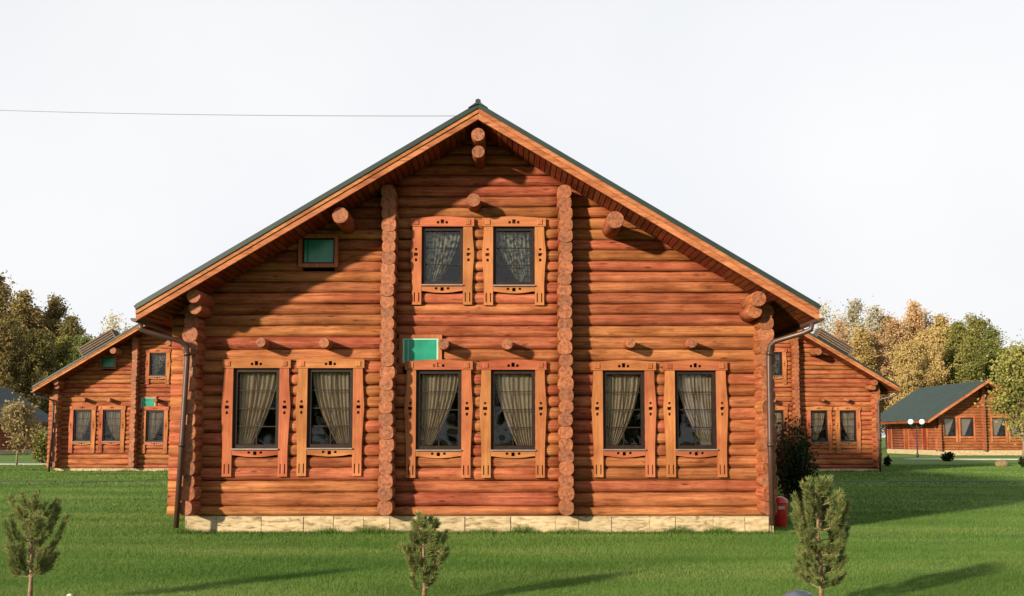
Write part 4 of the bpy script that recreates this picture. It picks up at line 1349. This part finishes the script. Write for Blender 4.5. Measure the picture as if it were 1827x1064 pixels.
# slender trees left of and behind the viewer whose shadows cross the near lawn
ST = tree_parts(61, 7.6, 1.15, 0.25, poplar, 50, 700, 0.10, YGREEN, BIRCH, 0.07, 0.2)
sdx, sdy = math.sin(SUN_AZ), math.cos(SUN_AZ)
for i, (hx, hy, L, sc) in enumerate([(-0.6, 11.75, 23.0, 1.0), (4.6, 11.3, 24.0, 1.02)]):
    make_tree('slender_tree', ST, (hx - sdx * L, hy - sdy * L, 0), ['slender tree behind the viewer shading the lawn below the middle windows', 'slender tree behind the viewer shading the lawn near the right pine', 'slender tree behind the viewer shading the lawn near the left pine'][i], 'tree', 'slender trees behind the viewer', sc, i * 1.3)

# row of trees far behind the viewer, mirrored in the window panes
for i in range(25):
    k = ('pop1', 'pop2', 'pop3')[i % 3]
    make_tree('poplar_tree', T[k], (-48 + i * 4.0 + rnd.uniform(-1.5, 1.5), -62 + rnd.uniform(-7, 5), 0), 'tree in the long row far behind the viewer, outside the picture', 'tree', 'trees behind the viewer', (1.05, 1.05, rnd.uniform(0.66, 0.84)), rnd.uniform(0, 6), (OLIVE, GREEN, YGREEN)[i % 3])

# ------------------------------------------------------------------ grass blades
def grass():
    rng = np.random.default_rng(5)
    P = []; H = []; Wd = []
    for (ya, yb, dens, h, w) in ((9.6, 13, 3600, 0.038, 0.0050), (13, 17, 2100, 0.042, 0.0062), (17, 24, 900, 0.046, 0.0092), (24, 34, 330, 0.052, 0.014), (34, 58, 90, 0.062, 0.026)):
        xm = yb * 0.56 + 0.8
        n = int((yb - ya) * 2 * xm * dens)
        x = rng.uniform(-xm, xm, n); y = rng.uniform(ya, yb, n)
        ok = np.abs(x) < y * 0.53 + 0.8
        for (cx, cy) in ((CX, WALL_Y), (hl.location.x, hl.location.y), (hr.location.x, hr.location.y)):
            ok &= ~((np.abs(x - cx) < CORNER_X + 0.17) & (y > cy + 0.0) & (y < cy + DEPTH))
        ok &= ~((y > 36.97) & (y < 37.6))
        x, y = x[ok], y[ok]
        pat = 0.75 + 0.5 * (0.5 + 0.5 * np.sin(x * 1.7 + 2.1 * np.sin(y * 0.9)) * np.sin(y * 2.3 + 1.3 * np.sin(x * 0.8)))
        gz = 0.16 * (lambda t: t * t * (3 - 2 * t))(np.clip((y - 24) / 18, 0, 1))
        P.append(np.stack([x, y, gz - 0.003], 1)); H.append(h * rng.uniform(0.5, 1.35, len(x)) * pat); Wd.append(w * rng.uniform(0.7, 1.3, len(x)))
    for (cx, cy, nn_, hh_, ww_) in ((CX, WALL_Y, 9000, 0.10, 0.008), (hl.location.x, hl.location.y, 1800, 0.10, 0.018), (hr.location.x, hr.location.y, 1800, 0.10, 0.018)):
        x = rng.uniform(cx - CORNER_X - 0.3, cx + CORNER_X + 0.3, nn_); y = cy - np.abs(rng.normal(size=nn_)) * 0.05
        clump = 0.35 + 0.65 * (0.5 + 0.5 * np.sin(x * 5.3 + 2 * np.sin(x * 1.9))) * (0.5 + 0.5 * np.sin(x * 2.1 + 1))
        gz = np.full(nn_, ground_z(cy))
        P.append(np.stack([x, y, gz - 0.003], 1)); H.append(hh_ * rng.uniform(0.4, 1.5, nn_) * clump * 1.6); Wd.append(np.full(nn_, ww_))
    P = np.concatenate(P); H = np.concatenate(H); Wd = np.concatenate(Wd); n = len(P)
    a = rng.uniform(0, 2 * np.pi, n)
    side = np.stack([np.cos(a), np.sin(a), np.zeros(n)], 1) * (Wd / 2)[:, None]
    lean = rng.normal(size=(n, 2)) * 0.42
    tip = P + np.stack([lean[:, 0] * H, lean[:, 1] * H, H], 1)
    v = np.empty((n, 3, 3), dtype=np.float32)
    v[:, 0] = P - side; v[:, 1] = P + side; v[:, 2] = tip
    me = bpy.data.meshes.new('grass')
    me.vertices.add(n * 3); me.vertices.foreach_set('co', v.reshape(-1))
    me.loops.add(n * 3); me.loops.foreach_set('vertex_index', np.arange(n * 3, dtype=np.int32))
    me.polygons.add(n); me.polygons.foreach_set('loop_start', np.arange(n, dtype=np.int32) * 3)
    m, nt, nn, l, out = new_mat('grass_blade')
    geo = nn.new('ShaderNodeNewGeometry'); tc = nn.new('ShaderNodeTexCoord')
    mp = nn.new('ShaderNodeMapping'); mp.inputs['Scale'].default_value = (0.16, 0.6, 1)
    l.new(tc.outputs['Object'], mp.inputs['Vector'])
    nz = nn.new('ShaderNodeTexNoise'); nz.inputs['Scale'].default_value = 1.0; nz.inputs['Detail'].default_value = 5
    l.new(mp.outputs[0], nz.inputs['Vector'])
    ma = nn.new('ShaderNodeMath'); ma.operation = 'MULTIPLY_ADD'; ma.inputs[1].default_value = 0.35
    l.new(geo.outputs['Random Per Island'], ma.inputs[0])
    sc = nn.new('ShaderNodeMath'); sc.operation = 'MULTIPLY_ADD'; sc.inputs[1].default_value = 1.9; sc.inputs[2].default_value = -0.60
    l.new(nz.outputs['Fac'], sc.inputs[0]); l.new(sc.outputs[0], ma.inputs[2])
    rp = ramp(nn, [(0.05, (0.048, 0.106, 0.021)), (0.5, (0.090, 0.162, 0.034)), (0.95, (0.168, 0.220, 0.064))])
    l.new(ma.outputs[0], rp.inputs['Fac'])
    df = nn.new('ShaderNodeBsdfDiffuse'); tr = nn.new('ShaderNodeBsdfTranslucent'); mx = nn.new('ShaderNodeMixShader'); mx.inputs[0].default_value = 0.3
    l.new(rp.outputs[0], df.inputs[0]); l.new(rp.outputs[0], tr.inputs[0])
    l.new(df.outputs[0], mx.inputs[1]); l.new(tr.outputs[0], mx.inputs[2]); l.new(mx.outputs[0], out.inputs['Surface'])
    me.materials.append(m); me.update(calc_edges=True)
    tag(link('grass', me), 'short green mown grass covering the lawn', 'grass', kind='stuff')
grass()
